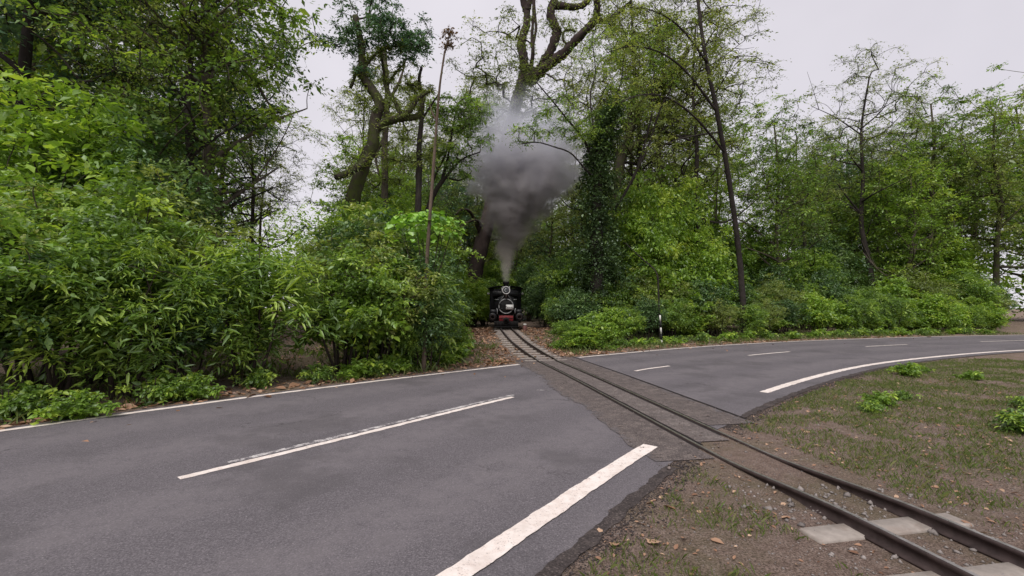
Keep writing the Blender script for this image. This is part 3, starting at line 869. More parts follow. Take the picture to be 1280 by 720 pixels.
MB().tube([(-0.27, 0.35, 2.05), (-0.24, 0.35, 2.28), (-0.17, 0.36, 2.36), (-0.10, 0.4, 2.34)], 0.02, 6).build('lamp_pipe', M['silver'], loco, True)
MB().tube([(0.17, 0.35, 2.25), (0.20, 0.35, 2.36)], 0.026, 6).build('lamp_vent', M['silver'], hl)
tank = [(-0.62, 0.86), (-0.66, 1.30), (-0.60, 1.58), (-0.44, 1.76), (-0.2, 1.85), (0.2, 1.85), (0.44, 1.76), (0.60, 1.58), (0.66, 1.30), (0.62, 0.86)]
MB().prism(tank, 0.985, 2.75).build('saddle_tank', B, loco)
for s in (-1, 1):
    MB().tube([(s * 0.45, 0.5, 1.62), (s * 0.63, 1.1, 1.64), (s * 0.66, 2.7, 1.66)], 0.016, 6).build('handrail', M['silver'], loco, True)
    MB().tube([(s * 0.50, 0.26, 0.78), (s * 0.50, 0.22, 1.02), (s * 0.53, 0.30, 1.12)], 0.016, 6).build('front_handrail', M['silver'], loco, True)
    MB().tube([(s * 0.30, 0.38, 1.62), (s * 0.17, 0.30, 1.78), (s * 0.10, 0.26, 1.90)], 0.014, 6).build('lamp_stay', M['silver'], loco, True)
MB().lathe([(0.30, 1.80), (0.26, 1.92), (0.24, 2.10), (0.16, 2.20), (0, 2.24)], (0, 1.65, 0), 'z', 20).build('steam_dome', B, loco, True)
MB().box(-0.80, 0.80, 2.10, 2.78, 1.86, 2.16, 0.02).build('coal_bunker', B, loco)
cm = MB(); rg = np.random.default_rng(5)
for k in range(60):
    q = rg.uniform(0.05, 0.11); x, y = rg.uniform(-0.68, 0.68), rg.uniform(2.2, 2.68)
    o = np.array([(1, 0, 0), (-1, 0, 0), (0, 1, 0), (0, -1, 0), (0, 0, 1), (0, 0, -1)]) * q * rg.uniform(0.7, 1.3, (6, 1)) + (x, y, 2.16 + rg.uniform(0, 0.05))
    cm.add(o, [(0, 2, 4), (2, 1, 4), (1, 3, 4), (3, 0, 4), (2, 0, 5), (1, 2, 5), (3, 1, 5), (0, 3, 5)])
cm.build('coal', M['coal'], loco, kind='stuff')
cab = MB()
cab.box(-0.98, -0.95, 2.80, 4.25, 0.30, 1.55).box(0.95, 0.98, 2.80, 4.25, 0.30, 1.55)               # side sheets
cab.box(-0.95, 0.95, 4.20, 4.23, 0.80, 2.36)
for s in (-1, 1):
    cab.box(s * 0.965 - 0.02, s * 0.965 + 0.02, 2.80, 2.95, 1.55, 2.36).box(s * 0.965 - 0.02, s * 0.965 + 0.02, 4.12, 4.25, 1.55, 2.36)
cab.box(-0.95, 0.95, 2.81, 2.84, 0.24, 2.36)
cabo = cab.build('cab', B, loco)
for s in (-1, 1):
    w = MB().torus((s * 0.62, 2.80, 1.98), 0.16, 0.018, 'y', 24, 6).build('cab_window', M['black'], cabo, True)
    MB().lathe([(0, 0.0), (0.15, 0.0), (0.15, 0.008)], (s * 0.62, 2.797, 1.98), 'y', 20).build('pane', M['glass'], w)
    lm = MB().lathe([(0, -0.08), (0.055, -0.06), (0.065, 0.0), (0.05, 0.06), (0, 0.07)], (s * 1.06, 2.74, 2.02), 'y', 12).build('side_lamp', M['white'], loco, True)
    MB().box(min(s * 0.95, s * 1.06), max(s * 0.95, s * 1.06), 2.80, 2.83, 2.00, 2.03).build('bracket', M['black'], lm)
roofp = [(-1.08, 2.33), (-1.04, 2.385), (-0.6, 2.47), (0, 2.50), (0.6, 2.47), (1.04, 2.385), (1.08, 2.33), (0.98, 2.355), (0, 2.44), (-0.98, 2.355)]
rv = MB()
a = np.array([(-1.08, 2.33), (-0.9, 2.405), (-0.5, 2.465), (0, 2.485), (0.5, 2.465), (0.9, 2.405), (1.08, 2.33)])
V, T = [], []
for y in (2.62, 4.45):
    for dz in (0.0, 0.035):
        V += [(x, y, z + dz) for x, z in a]
m7 = 7
for i in range(6):
    for p, q in ((0, 1), (1, 3), (3, 2), (2, 0)):
        A_, B_ = p * m7 + i, q * m7 + i
        T += [(A_, A_ + 1, B_ + 1), (A_, B_ + 1, B_)]
rv.add(V, T).build('cab_roof', M['black_matt'], loco)
# flat-black rivet line on the cab front
# ------------------------------------------------------------------ smoke
CH = np.array([LX + 0.03 + math.sin(LH) * 0.62, LY + 0.62, loco_z + 2.66])
SM_Z = [0.0, 0.8, 2.0, 3.2, 4.7, 6.1, 7.5, 9.0, 10.5]
SM_C = [0.0, 0.02, 0.12, 0.42, 0.70, 0.95, 1.05, 0.90, 0.7]
SM_R = [0.18, 0.44, 0.92, 1.50, 2.45, 3.4, 3.8, 3.6, 2.4]
SM_D = [0.95, 0.80, 0.80, 1.0, 1.0, 0.74, 0.42, 0.17, 0.0]
HZ = 10.5
def smoke_mat():
    m, nt, out = new_mat('coal_smoke'); T = NT(nt)
    oc = T.objc()
    so = T.n('SeparateXYZ'); T.l(oc, so.inputs[0])
    wn_ = T.n('TexNoise'); wn_.inputs['Scale'].default_value = 0.55; wn_.inputs['Detail'].default_value = 3; T.l(oc, wn_.inputs['Vector'])
    sub = T.n('VectorMath', operation='SUBTRACT'); T.l(wn_.outputs['Color'], sub.inputs[0]); sub.inputs[1].default_value = (0.5, 0.5, 0.5)
    amp = T.mapr(so.outputs[2], 0.3, 5.0, 0.1, 3.4)
    scl = T.n('VectorMath', operation='SCALE'); T.l(sub.outputs[0], scl.inputs[0]); T.l(amp, scl.inputs['Scale'])
    add = T.n('VectorMath', operation='ADD'); T.l(oc, add.inputs[0]); T.l(scl.outputs[0], add.inputs[1])
    sx = T.n('SeparateXYZ'); T.l(add.outputs[0], sx.inputs[0])
    zf = T.math('DIVIDE', sx.outputs[2], HZ)
    def curve(vals):
        nd = T.n('FloatCurve'); cu = nd.mapping.curves[0]
        while len(cu.points) < len(SM_Z): cu.points.new(0.5, 0.5)
        for k, (z, v) in enumerate(zip(SM_Z, vals)):
            cu.points[k].location = (z / HZ, v)
        nd.mapping.update(); T.l(zf, nd.inputs['Value']); return nd.outputs[0]
    cx = T.math('MULTIPLY', curve([v / 3 for v in SM_C]), 3.0)
    r = T.math('MULTIPLY', curve([v / 4 for v in SM_R]), 4.0)
    n1 = T.noise(T.objc(), 0.75, 5, 0.62); n2 = T.noise(T.objc(), 1.9, 5, 0.62)
    dx = T.math('DIVIDE', T.math('SUBTRACT', sx.outputs[0], cx), r)
    dy = T.math('DIVIDE', sx.outputs[1], r)
    d = T.math('SQRT', T.math('ADD', T.math('MULTIPLY', dx, dx), T.math('MULTIPLY', dy, dy)))
    d = T.math('ADD', d, T.math('MULTIPLY', T.math('SUBTRACT', n1, 0.5), 1.7))
    d = T.math('ADD', d, T.math('MULTIPLY', T.math('SUBTRACT', n2, 0.5), 1.3))
    f = T.mapr(d, 1.06, 0.2, 0, 1, True)
    dens = T.math('MULTIPLY', T.math('MULTIPLY', f, curve(SM_D)), 2.6)
    v = T.n('VolumePrincipled')
    T.l(dens, v.inputs['Density'])
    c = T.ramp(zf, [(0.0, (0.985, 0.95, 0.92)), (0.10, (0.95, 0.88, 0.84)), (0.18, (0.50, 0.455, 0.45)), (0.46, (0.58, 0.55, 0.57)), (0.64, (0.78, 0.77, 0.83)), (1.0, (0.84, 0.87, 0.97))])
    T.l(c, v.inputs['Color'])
    v.inputs['Anisotropy'].default_value = 0.1
    T.l(v.outputs[0], out.inputs['Volume'])
    m.cycles.volume_step_rate = 0.6
    return m
zz = np.linspace(0.0, HZ, 22)
cxs, rs = np.interp(zz, SM_Z, SM_C), np.interp(zz, SM_Z, SM_R) * 1.22 + 0.05
sides = 24
aa = np.arange(sides) / sides * 2 * np.pi
SV = np.concatenate([np.stack([cxs[i] + rs[i] * np.cos(aa), rs[i] * np.sin(aa), np.full(sides, zz[i])], 1) for i in range(len(zz))])
ST = []
for i in range(len(zz) - 1):
    for k in range(sides):
        p, q = i * sides + k, i * sides + (k + 1) % sides
        ST += [(p, q, q + sides), (p, q + sides, p + sides)]
m0 = len(SV)
SV = np.vstack([SV, [[cxs[0], 0, 0]], [[cxs[-1], 0, HZ]]])
for k in range(sides):
    k2 = (k + 1) % sides; t0 = (len(zz) - 1) * sides
    ST += [(m0, k2, k), (m0 + 1, t0 + k, t0 + k2)]
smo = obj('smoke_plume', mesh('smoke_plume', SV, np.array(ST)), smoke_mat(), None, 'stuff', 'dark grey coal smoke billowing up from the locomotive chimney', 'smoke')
smo.location = CH

# ------------------------------------------------------------------ roadside things
px_, py_ = at_px(826.5, 20.6), 20.6
post = empty('marker_post', (px_, py_, gz(px_, py_)), 0.1, 'thin black and white banded marker post on the grass verge', 'post')
post.rotation_euler = (0.0, math.radians(-3), 0.1)
zb = -0.2
for k, z in enumerate((0.22, 0.50, 0.78, 1.06, 1.34)):
    MB().lathe([(0, zb), (0.036, zb), (0.036, z - 0.003), (0, z - 0.003)], (0, 0, 0), 'z', 12).build('band', M['postwhite'] if k % 2 == 0 else M['postblack'], post)
    zb = z
MB().lathe([(0.036, 1.337), (0.024, 1.36), (0, 1.365)], (0, 0, 0), 'z', 12).build('cap', M['postblack'], post)

db = MB()
limb_tube(db, [P(825, 431, 21.4) - (0, 0, 0.1), P(824, 395, 21.4), P(823, 362, 21.5), P(820, 340, 21.6), P(801, 322, 21.8), P(782, 304, 22.0)], 0.055, 0.022, 6, 0.08)
db.build('bent_sapling', M['bark_dark'], None, True, label='bare dark sapling bent over behind the banded post', cat='sapling')

sx_, sy_ = at_px(655, 25.6), 25.6
ms = MB()
ms.box(-0.10, 0.10, -0.09, 0.09, -0.15, 0.30, 0.03)
mso = empty('marker_stone', (sx_ + 0.05, sy_, gz(sx_, sy_)), 0.3, 'reddish trackside marker stone with a whitewashed top beside the locomotive', 'marker stone')
ms.build('stone', M['redstone'], mso)
MB().box(-0.09, 0.09, -0.08, 0.08, 0.301, 0.40, 0.03).build('whitewashed_top', M['postwhite'], mso)

# ------------------------------------------------------------------ hero trees
def hero(name, label, trunk, limbs, bark, clumps=None, leaf=None, ivy=0, tufts=0, seed=0, cat='tree', group=None, trunk_sides=12):
    """trunk: (points, r0, r1); limbs: list of the same; clumps: (blobs, n, per, reach, L, W, shape, flat)"""
    rng = np.random.default_rng(seed)
    base = np.asarray(trunk[0][0], float).copy()
    root = empty(name, base, 0, label, cat, group)
    mb = MB(); tl = limb_tube(mb, np.asarray(trunk[0]) - base, trunk[1], trunk[2], trunk_sides, 0.05, 9, rng)
    mb.build('trunk', M[bark], root, smooth=True)
    anch = [tl[len(tl) // 3:]]; lines = [(tl, trunk[1], trunk[2])]
    for pts, r0, r1 in limbs:
        lb = MB(); l = limb_tube(lb, np.asarray(pts) - base, r0, r1, 9, 0.11, 9, rng)
        lb.build('limb', M[bark], root, smooth=True)
        anch.append(l[2:]); lines.append((l, r0, r1))
    anch = np.vstack(anch)
    if clumps:
        cs = []
        for (c, r), k in clumps['blobs']:
            cs.append(ellipsoid_pts(rng, k, np.asarray(c) - base, r, clumps.get('bias', 2.2)))
        cs = np.vstack(cs)
        twig_mesh(rng, cs, anch, clumps.get('tw', 0.018)).build('twigs', M['twig'], root, smooth=True, kind='stuff')
        to_obj('crown', sprays(rng, cs, clumps['per'], clumps['reach'], clumps['L'], clumps['W'], clumps.get('shape', 0), clumps.get('flat', 0.45), sprig=0.0055), M[leaf], root)
        sprig_part(root)
    if tufts:
        pts = []
        for l, r0, r1 in lines:
            seg = rng.integers(0, len(l) - 1, max(4, int(tufts * len(l) / 60)))
            rr = r0 + (r1 - r0) * seg / len(l)
            v = rng.normal(size=(len(seg), 3)); v[:, 2] = np.abs(v[:, 2]); v /= np.linalg.norm(v, axis=1, keepdims=True)
            pts.append(l[seg] + v * rr[:, None] * 0.95)
        pts = np.vstack(pts)
        to_obj('fern_tufts', sprays(rng, pts, 15, 0.20, 0.14, 0.03, 0, 0.8, sub=3), M['leaf_olive'], root)
    if ivy:
        l, r0, r1 = lines[0]
        seg = (rng.random(ivy) ** 1.25 * (len(l) - 1)).astype(int); a = rng.uniform(0, 6.28, ivy)
        tt_ = seg / len(l)
        rr = (r0 + (r1 - r0) * tt_) * (0.9 + (4.0 - 2.4 * tt_ + 0.9 * np.sin(tt_ * 19 + a * 2)) * rng.random(ivy) ** 1.6) + 0.08
        c = l[seg] + np.stack([np.cos(a) * rr, np.sin(a) * rr, rng.normal(0, 0.25, ivy)], 1)
        to_obj('ivy', sprays(rng, c, 42, 0.45, 0.095, 0.062, 0, 0.9, droop=0.7), M['leaf_ivy'], root)
    return root

def G(x, d): 
    X = at_px(x, d); return np.array([X, d, gz(X, d) - 0.3])

# great leaning tree behind the engine
d = 33.0
hero('leaning_tree', 'huge leaning reddish trunk rising behind the smoke with heavy forked dark limbs', 
     ([G(583, d), P(590, 362, d), P(601, 310, d), P(613, 262, d), P(631, 190, d + .5), P(645, 130, d + 1), P(655, 98, d + 1)], 0.62, 0.42),
     [([P(652, 108, d + 1), P(656, 84, d + 1), P(652, 55, d + 1), P(659, 25, d + 1), P(653, -5, d + 1), P(640, -50, d)], 0.42, 0.22),
      ([P(658, 14, d + 1), P(664, -5, d + 1), P(672, -40, d)], 0.30, 0.15),
      ([P(660, 100, d + 1), P(666, 70, d), P(665, 45, d), P(667, 15, d), P(666, -20, d)], 0.17, 0.09),
      ([P(666, 58, d), P(670, 35, d), P(668, 5, d), P(672, -25, d)], 0.11, 0.07),
      ([P(655, 100, d + 1), P(672, 90, d + .5), P(686, 68, d), P(696, 40, d), P(688, 18, d), P(694, -6, d), P(700, -60, d)], 0.42, 0.26),
      ([P(690, 6, d), P(706, 8, d), P(724, 8, d), P(737, -2, d), P(745, -30, d)], 0.30, 0.17),
      ([P(660, 104, d + 1), P(684, 82, d), P(703, 68, d - .5), P(722, 48, d - 1), P(744, 24, d - 1.5), P(746, 0, d - 2), P(742, -30, d - 2)], 0.44, 0.20),
      ([P(712, 58, d - .5), P(704, 50, d - .5), P(705, 40, d - .5), P(712, 37, d - .5), P(720, 40, d - .6)], 0.09, 0.06),
      ([P(744, 25, d - 1.5), P(758, 26, d - 2), P(776, 14, d - 2), P(790, 2, d - 2)], 0.2, 0.10),
      ([P(604, 300, d), P(590, 268, d - 1), P(578, 262, d - 2), P(570, 268, d - 2.6)], 0.16, 0.07),
      ([P(607, 288, d), P(596, 276, d - 1), P(582, 279, d - 2), P(574, 286, d - 2.5)], 0.12, 0.05)],
     'bark_red',
     dict(blobs=[((P(600, 75, d - 3), (2.2, 2, 1.2)), 12), ((P(622, 40, d - 3), (2.4, 2, 1.4)), 12), ((P(720, 30, d), (4.0, 3, 2.2)), 26),
                 ((P(760, 50, d), (4.2, 3, 2.5)), 32), ((P(625, 92, d - 2), (3.0, 2.4, .9)), 24), ((P(700, 100, d), (3.5, 3, 1.2)), 26),
                 ((P(640, 145, d + 1), (3.6, 3, 1.6)), 46), ((P(606, 118, d), (2.6, 2.4, 1.6)), 26), ((P(588, 150, d), (2.0, 2, 1.4)), 20), ((P(635, 60, d), (1.6, 2, 1.4)), 12), ((P(680, 130, d), (2.6, 2.4, 1.2)), 20), ((P(640, -70, d), (5, 4, 3)), 20), ((P(720, -70, d), (6, 4, 3)), 30)],
          per=84, reach=1.0, L=0.12, W=0.056, flat=0.35, tw=0.026), 'leaf_olive', tufts=40, seed=31)

# mossy crooked tree on the left
d = 19.0
hero('mossy_tree', 'crooked mossy tree with a thick limb reaching out above the bright-leaved shrub',
     ([G(432, d), P(436, 300, d), P(441, 250, d), P(455, 205, d), P(466, 180, d), P(469, 150, d), P(474, 128, d), P(462, 108, d), P(453, 92, d), P(452, 60, d), P(444, 20, d)], 0.36, 0.13),
     [([P(469, 162, d), P(484, 152, d), P(500, 148, d), P(520, 146, d + .3), P(528, 138, d + .5)], 0.20, 0.12),
      ([P(503, 148, d), P(514, 136, d), P(523, 123, d), P(540, 112, d)], 0.15, 0.06),
      ([P(502, 146, d), P(494, 128, d), P(482, 108, d + .5), P(479, 84, d + .5), P(474, 60, d + .5)], 0.11, 0.05),
      ([P(484, 106, d + .5), P(497, 88, d + .5), P(505, 80, d + .5)], 0.07, 0.03),
      ([P(525, 141, d + .5), P(530, 118, d + .5), P(522, 108, d + .5), P(506, 104, d + .5)], 0.10, 0.04),
      ([P(462, 192, d), P(452, 205, d - .5), P(438, 214, d - 1), P(420, 222, d - 1.5)], 0.17, 0.12),
      ([P(453, 92, d), P(462, 76, d), P(478, 62, d), P(495, 57, d)], 0.09, 0.04),
      ([P(438, 110, d), P(450, 84, d), P(470, 68, d), P(494, 58, d), P(520, 62, d)], 0.07, 0.03)],
     'bark_moss',
     dict(blobs=[((P(470, 25, d), (1.5, 1.5, 0.9)), 24), ((P(505, 40, d), (1.1, 1.2, 0.85)), 22), ((P(480, 50, d), (1.3, 1.2, 0.6)), 16), ((P(520, 62, d), (0.9, 0.9, 0.55)), 12),
                 ((P(448, 50, d), (0.8, 0.8, 0.8)), 12), ((P(446, 90, d), (0.7, 0.7, 0.6)), 8), ((P(460, -15, d), (2.2, 1.6, 0.9)), 14),
                 ((P(410, 40, d), (1.2, 1.2, 1.0)), 10)],
          per=112, reach=0.46, L=0.095, W=0.046, flat=0.6, tw=0.016), 'leaf_blue', tufts=60, seed=32)

d = 20.2
hero('dark_tree', 'dark straight trunk touching the tip of the thick mossy limb',
     ([G(520, d), P(522, 290, d), P(524, 205, d), P(524, 180, d), P(527, 150, d), P(528, 128, d), P(524, 100, d), P(527, 84, d)], 0.17, 0.06),
     [([P(527, 150, d), P(540, 130, d), P(548, 118, d)], 0.06, 0.03), ([P(528, 130, d), P(518, 112, d), P(506, 104, d)], 0.06, 0.025)], 'bark_dark',
     dict(blobs=[((P(520, 105, d), (1.0, 1.0, 0.9)), 16), ((P(540, 190, d), (1.0, 1.0, 0.8)), 14), ((P(500, 195, d), (1.1, 1.0, 0.9)), 18)], per=70, reach=0.5, L=0.09, W=0.042, tw=0.012), 'leaf_olive', seed=41)

# slender pole-like trunk
d = 12.0
hero('slender_tree', 'slender pale straight pole-like trunk with a small leafy tuft at its top',
     ([G(530, d), P(533, 345, d), P(536, 290, d), P(541, 220, d), P(546, 150, d), P(550, 105, d), P(556, 64, d)], 0.062, 0.024),
     [([P(556, 66, d), P(560, 50, d), P(563, 38, d)], 0.03, 0.015), ([P(546, 152, d), P(540, 140, d), P(537, 130, d)], 0.03, 0.015)], 'bark_tan',
     dict(blobs=[((P(561, 46, d), (0.21, 0.21, 0.25)), 12)], per=28, reach=0.18, L=0.065, W=0.030, tw=0.008), 'leaf_rust', seed=33)

d = 24.0
hero('grey_tree', 'tall grey lichen-spotted trunk standing beside the crooked mossy tree',
     ([G(474, d), P(478, 300, d), P(481, 240, d), P(481, 180, d), P(484, 120, d), P(480, 60, d)], 0.24, 0.12),
     [([P(481, 170, d), P(470, 195, d), P(474, 220, d)], 0.1, 0.05), ([P(484, 130, d), P(500, 100, d), P(508, 70, d)], 0.10, 0.04),
      ([P(482, 140, d), P(460, 110, d), P(445, 90, d)], 0.09, 0.04)], 'bark_grey',
     dict(blobs=[((P(500, 130, d), (2.4, 2, 2.2)), 40), ((P(455, 130, d), (1.6, 2, 2)), 26), ((P(470, 220, d), (2, 1.6, 1.2)), 22)], per=91, reach=0.7, L=0.10, W=0.046), 'leaf_olive', seed=34)

d = 23.0
hero('branching_tree', 'dark spreading tree with sinuous bare lower branches beside the leaning trunk',
     ([G(524, d), P(530, 300, d), P(535, 262, d), P(545, 238, d), P(556, 222, d)], 0.17, 0.11),
     [([P(545, 238, d), P(565, 212, d), P(580, 198, d), P(600, 190, d)], 0.09, 0.03), ([P(552, 228, d), P(560, 196, d), P(566, 160, d), P(572, 130, d)], 0.09, 0.03),
      ([P(536, 262, d), P(542, 225, d), P(556, 196, d), P(562, 172, d)], 0.08, 0.03), ([P(556, 222, d), P(576, 225, d), P(590, 214, d)], 0.06, 0.02)], 'bark_dark',
     dict(blobs=[((P(575, 165, d), (1.7, 1.6, 1.5)), 42), ((P(560, 205, d), (1.6, 1.6, 1.0)), 22), ((P(590, 130, d), (1.3, 1.4, 0.9)), 18), ((P(550, 140, d), (1.3, 1.3, 1.0)), 16)],
          per=91, reach=0.6, L=0.11, W=0.052), 'leaf_mid', seed=35)

# ivy-clad tree on the right of the rails
d = 23.5
hero('ivy_tree', 'ivy-smothered dark trunk right beside the forest railway cutting with thin wiry branches',
     ([G(748, d), P(746, 350, d), P(746, 290, d), P(748, 230, d), P(750, 190, d), P(757, 158, d), P(770, 128, d)], 0.42, 0.16),
     [([P(746, 210, d), P(757, 160, d), P(768, 130, d), P(777, 98, d), P(780, 60, d)], 0.065, 0.028),
      ([P(744, 206, d), P(728, 172, d - .6), P(708, 148, d - 1.2), P(692, 128, d - 1.8), P(670, 102, d - 2.2)], 0.07, 0.028),
      ([P(744, 222, d), P(734, 214, d - .6), P(714, 192, d - 1.4), P(694, 184, d - 2), P(672, 178, d - 2.6), P(652, 180, d - 3)], 0.055, 0.02),
      ([P(768, 262, d), P(782, 240, d), P(800, 205, d - .3), P(812, 178, d - .4), P(824, 140, d - .6), P(838, 112, d - .8)], 0.085, 0.035),
      ([P(797, 208, d), P(806, 180, d), P(817, 130, d), P(818, 96, d), P(812, 54, d), P(808, 10, d)], 0.06, 0.025),
      ([P(750, 195, d), P(742, 160, d), P(738, 120, d), P(744, 90, d), P(740, 50, d)], 0.06, 0.02)],
     'bark_dark',
     dict(blobs=[((P(755, 160, d), (2.2, 2, 1.5)), 28), ((P(700, 140, d - 1.5), (1.6, 1.5, 0.9)), 18), ((P(665, 165, d - 2.6), (1.0, 0.8, 0.5)), 12), ((P(800, 110, d - .5), (2.0, 1.6, 1.9)), 26),
                 ((P(815, 50, d - .5), (1.8, 1.5, 1.8)), 20), ((P(745, 60, d), (1.8, 1.5, 1.6)), 16), ((P(720, 170, d - 1), (1.3, 1, 0.6)), 12)],
          per=91, reach=0.62, L=0.09, W=0.042, flat=0.4, tw=0.013), 'leaf_mid', ivy=1000, seed=36)

d = 29.0
hero('forked_mossy_tree', 'thick mossy forked tree with green-tufted limbs standing behind the ivy trunk',
     ([G(768, d), P(770, 300, d), P(772, 230, d), P(778, 190, d), P(786, 166, d)], 0.38, 0.30),
     [([P(786, 168, d), P(794, 145, d), P(806, 126, d - .5), P(822, 108, d - 1), P(842, 90, d - 1.5), P(860, 62, d - 1.5)], 0.27, 0.14),
      ([P(782, 176, d), P(786, 150, d), P(794, 120, d), P(796, 96, d)], 0.20, 0.12),
      ([P(778, 196, d), P(792, 182, d), P(806, 172, d), P(830, 150, d)], 0.24, 0.14),
      ([P(776, 200, d), P(762, 176, d), P(746, 150, d), P(752, 120, d)], 0.2, 0.10)],
     'bark_moss',
     dict(blobs=[((P(800, 130, d), (3, 3, 2.5)), 44), ((P(840, 120, d), (2.6, 2.5, 3)), 30), ((P(760, 100, d), (3, 2.5, 2.5)), 30), ((P(800, 40, d), (3.5, 2.5, 2.5)), 34), ((P(850, 30, d), (3, 2.5, 2.5)), 24)],
          per=91, reach=0.85, L=0.105, W=0.048, flat=0.4, tw=0.02), 'leaf_olive', tufts=90, seed=37)

d = 18.6
hero('overhanging_tree', 'thin dark tree past the banded post leaning wiry leafy branches toward the smoke',
     ([G(930, 24.5), P(925, 330, 24.3), P(912, 230, 23.5), P(896, 140, 22.5), P(880, 60, 22), P(870, -20, 22)], 0.17, 0.07),
     [([P(905, 190, 23), P(872, 150, 22), P(838, 124, 21), P(806, 118, 20), P(774, 128, 19.5)], 0.07, 0.018),
      ([P(896, 140, 22.5), P(860, 92, 21.6), P(826, 66, 21), P(790, 58, 20.5), P(758, 66, 20)], 0.07, 0.016),
      ([P(884, 78, 22), P(850, 34, 21.4), P(812, 12, 21), P(774, 10, 20.6)], 0.06, 0.016),
      ([P(900, 165, 22.8), P(866, 170, 22), P(838, 178, 21.4), P(812, 196, 21)], 0.05, 0.016)], 'bark_dark',
     dict(blobs=[((P(800, 115, 20.4), (1.7, 1.2, 0.8)), 18), ((P(790, 60, 20.6), (1.9, 1.2, 0.8)), 20), ((P(800, 14, 20.8), (2.0, 1.4, 0.9)), 20), ((P(826, 185, 21.2), (1.0, 1.0, 0.7)), 12),
                 ((P(870, 60, 21.6), (2.0, 1.8, 2.2)), 30), ((P(900, 10, 22), (2.2, 2, 1.6)), 20)], per=63, reach=0.6, L=0.085, W=0.038, flat=0.35, tw=0.011), 'leaf_olive', seed=43)

# bright broad-leaved shrub, every big leaf a piece of its own
d = 12.6
bx, by = at_px(533, d), d
bl = empty('broadleaf_shrub', (bx, by, gz(bx, by)), 0, 'lime-green broad-leaved shrub with a domed top crowning the thicket', 'shrub')
rg = np.random.default_rng(77)
mb = MB(); ctr = P(532, 286, d) - np.array([bx, by, gz(bx, by)])
for k in range(7):
    a = k * 0.9
    limb_tube(mb, [(0.1 * math.cos(a), 0.1 * math.sin(a), -0.1), (0.2 * math.cos(a), 0.2 * math.sin(a), 2.0), ctr + np.array([0.7 * math.cos(a), 0.4 * math.sin(a), -0.15])], 0.03, 0.01, 6, 0.05)
mb.build('stem', M['twig'], bl, smooth=True)
lv = [(0, 0, 0), (-0.40, 0.12, 0.05), (-0.52, 0.42, 0.07), (-0.34, 0.75, 0.02), (0, 1.0, -0.12), (0.34, 0.75, 0.02), (0.52, 0.42, 0.07), (0.40, 0.12, 0.05), (0, 0.45, -0.03)]
lt = [(8, i, i + 1) for i in range(0, 7)] + [(8, 7, 0)]
LM = []
for k in range(4):
    me_ = mesh('broad_leaf', np.array(lv) * (1, 1, 1 + 0.3 * k), np.array(lt), np.full(9, 0.2 + 0.25 * k))
    me_.materials.append(M['leaf_lime']); LM.append(me_)
for k in range(295):
    a = rg.uniform(0, 6.28); q = math.sqrt(rg.random())
    dome = np.array([1.05 * q * math.cos(a), 0.66 * q * math.sin(a), 0.44 * math.sqrt(max(0, 1 - q * q)) - 0.05 + rg.normal(0, 0.07)])
    if k > 215: dome[2] -= rg.uniform(0.1, 0.6)
    o = obj('leaf', LM[rg.integers(4)], None, bl)
    o.location = ctr + dome
    o.rotation_euler = (rg.normal(-0.45, 0.3), rg.normal(0, 0.25), a - math.pi / 2 + rg.normal(0, 0.7))
    q = rg.uniform(0.115, 0.185); o.scale = (q * 1.05, q, q)

# ------------------------------------------------------------------ shrub banks (placed on the ground along the verge)
KINDS = ['sh_mid', 'sh_bright', 'sh_dark', 'sh_olive', 'sh_broad', 'sh_lance', 'sh_dark']
BASEH = {'sh_broad': 2.5, 'sh_lance': 2.7, 'sh_mid': 2.6, 'sh_bright': 2.4, 'sh_dark': 2.8, 'sh_olive': 2.6, 'thick_a': 5.5, 'thick_b': 6.0, 'thick_c': 5.2, 'low_bright': 0.75, 'low_mid': 0.6,
         'tr_a': 16, 'tr_b': 18, 'tr_c': 14, 'tr_d': 15, 'tr_e': 20}
SHADE = {'sh_broad': 'large-leaved light green', 'sh_lance': 'drooping narrow-leaved green', 'sh_mid': 'mid-green small-leaved', 'sh_bright': 'bright green broad-leaved', 'sh_dark': 'dark glossy-leaved', 'sh_olive': 'olive fine-leaved',
         'low_bright': 'knee-high bright green leafy', 'low_mid': 'knee-high mid-green leafy', 'thick_a': 'dense mid-green', 'thick_b': 'dense dark green', 'thick_c': 'dense bright green'}
def bush(key, x, d, h, w=None, where='thicket across the road from the lime-green shrub', group='shrubs'):
    s = h / BASEH[key]
    reach = {'sh': 1.30, 'lo': 0.6, 'th': 2.3}[key[:2]] * (w or max(s, 0.7)) * FPX / d
    if d < 29 and x < 636: x = min(x, (570 if h > 2.2 else 592) - reach)
    if d < 29 and x > 636: x = max(x, 676 + reach)
    X = at_px(x, d)
    cat = 'plant' if key.startswith('low') else ('tree' if key.startswith('thick') else 'shrub')
    noun = {'plant': 'plant', 'tree': 'understory tree', 'shrub': 'shrub'}[cat]
    return put(key, X, d, s, w or max(s, 0.7), f'{SHADE[key]} {noun} {where}', cat, f'{noun}s {where}')

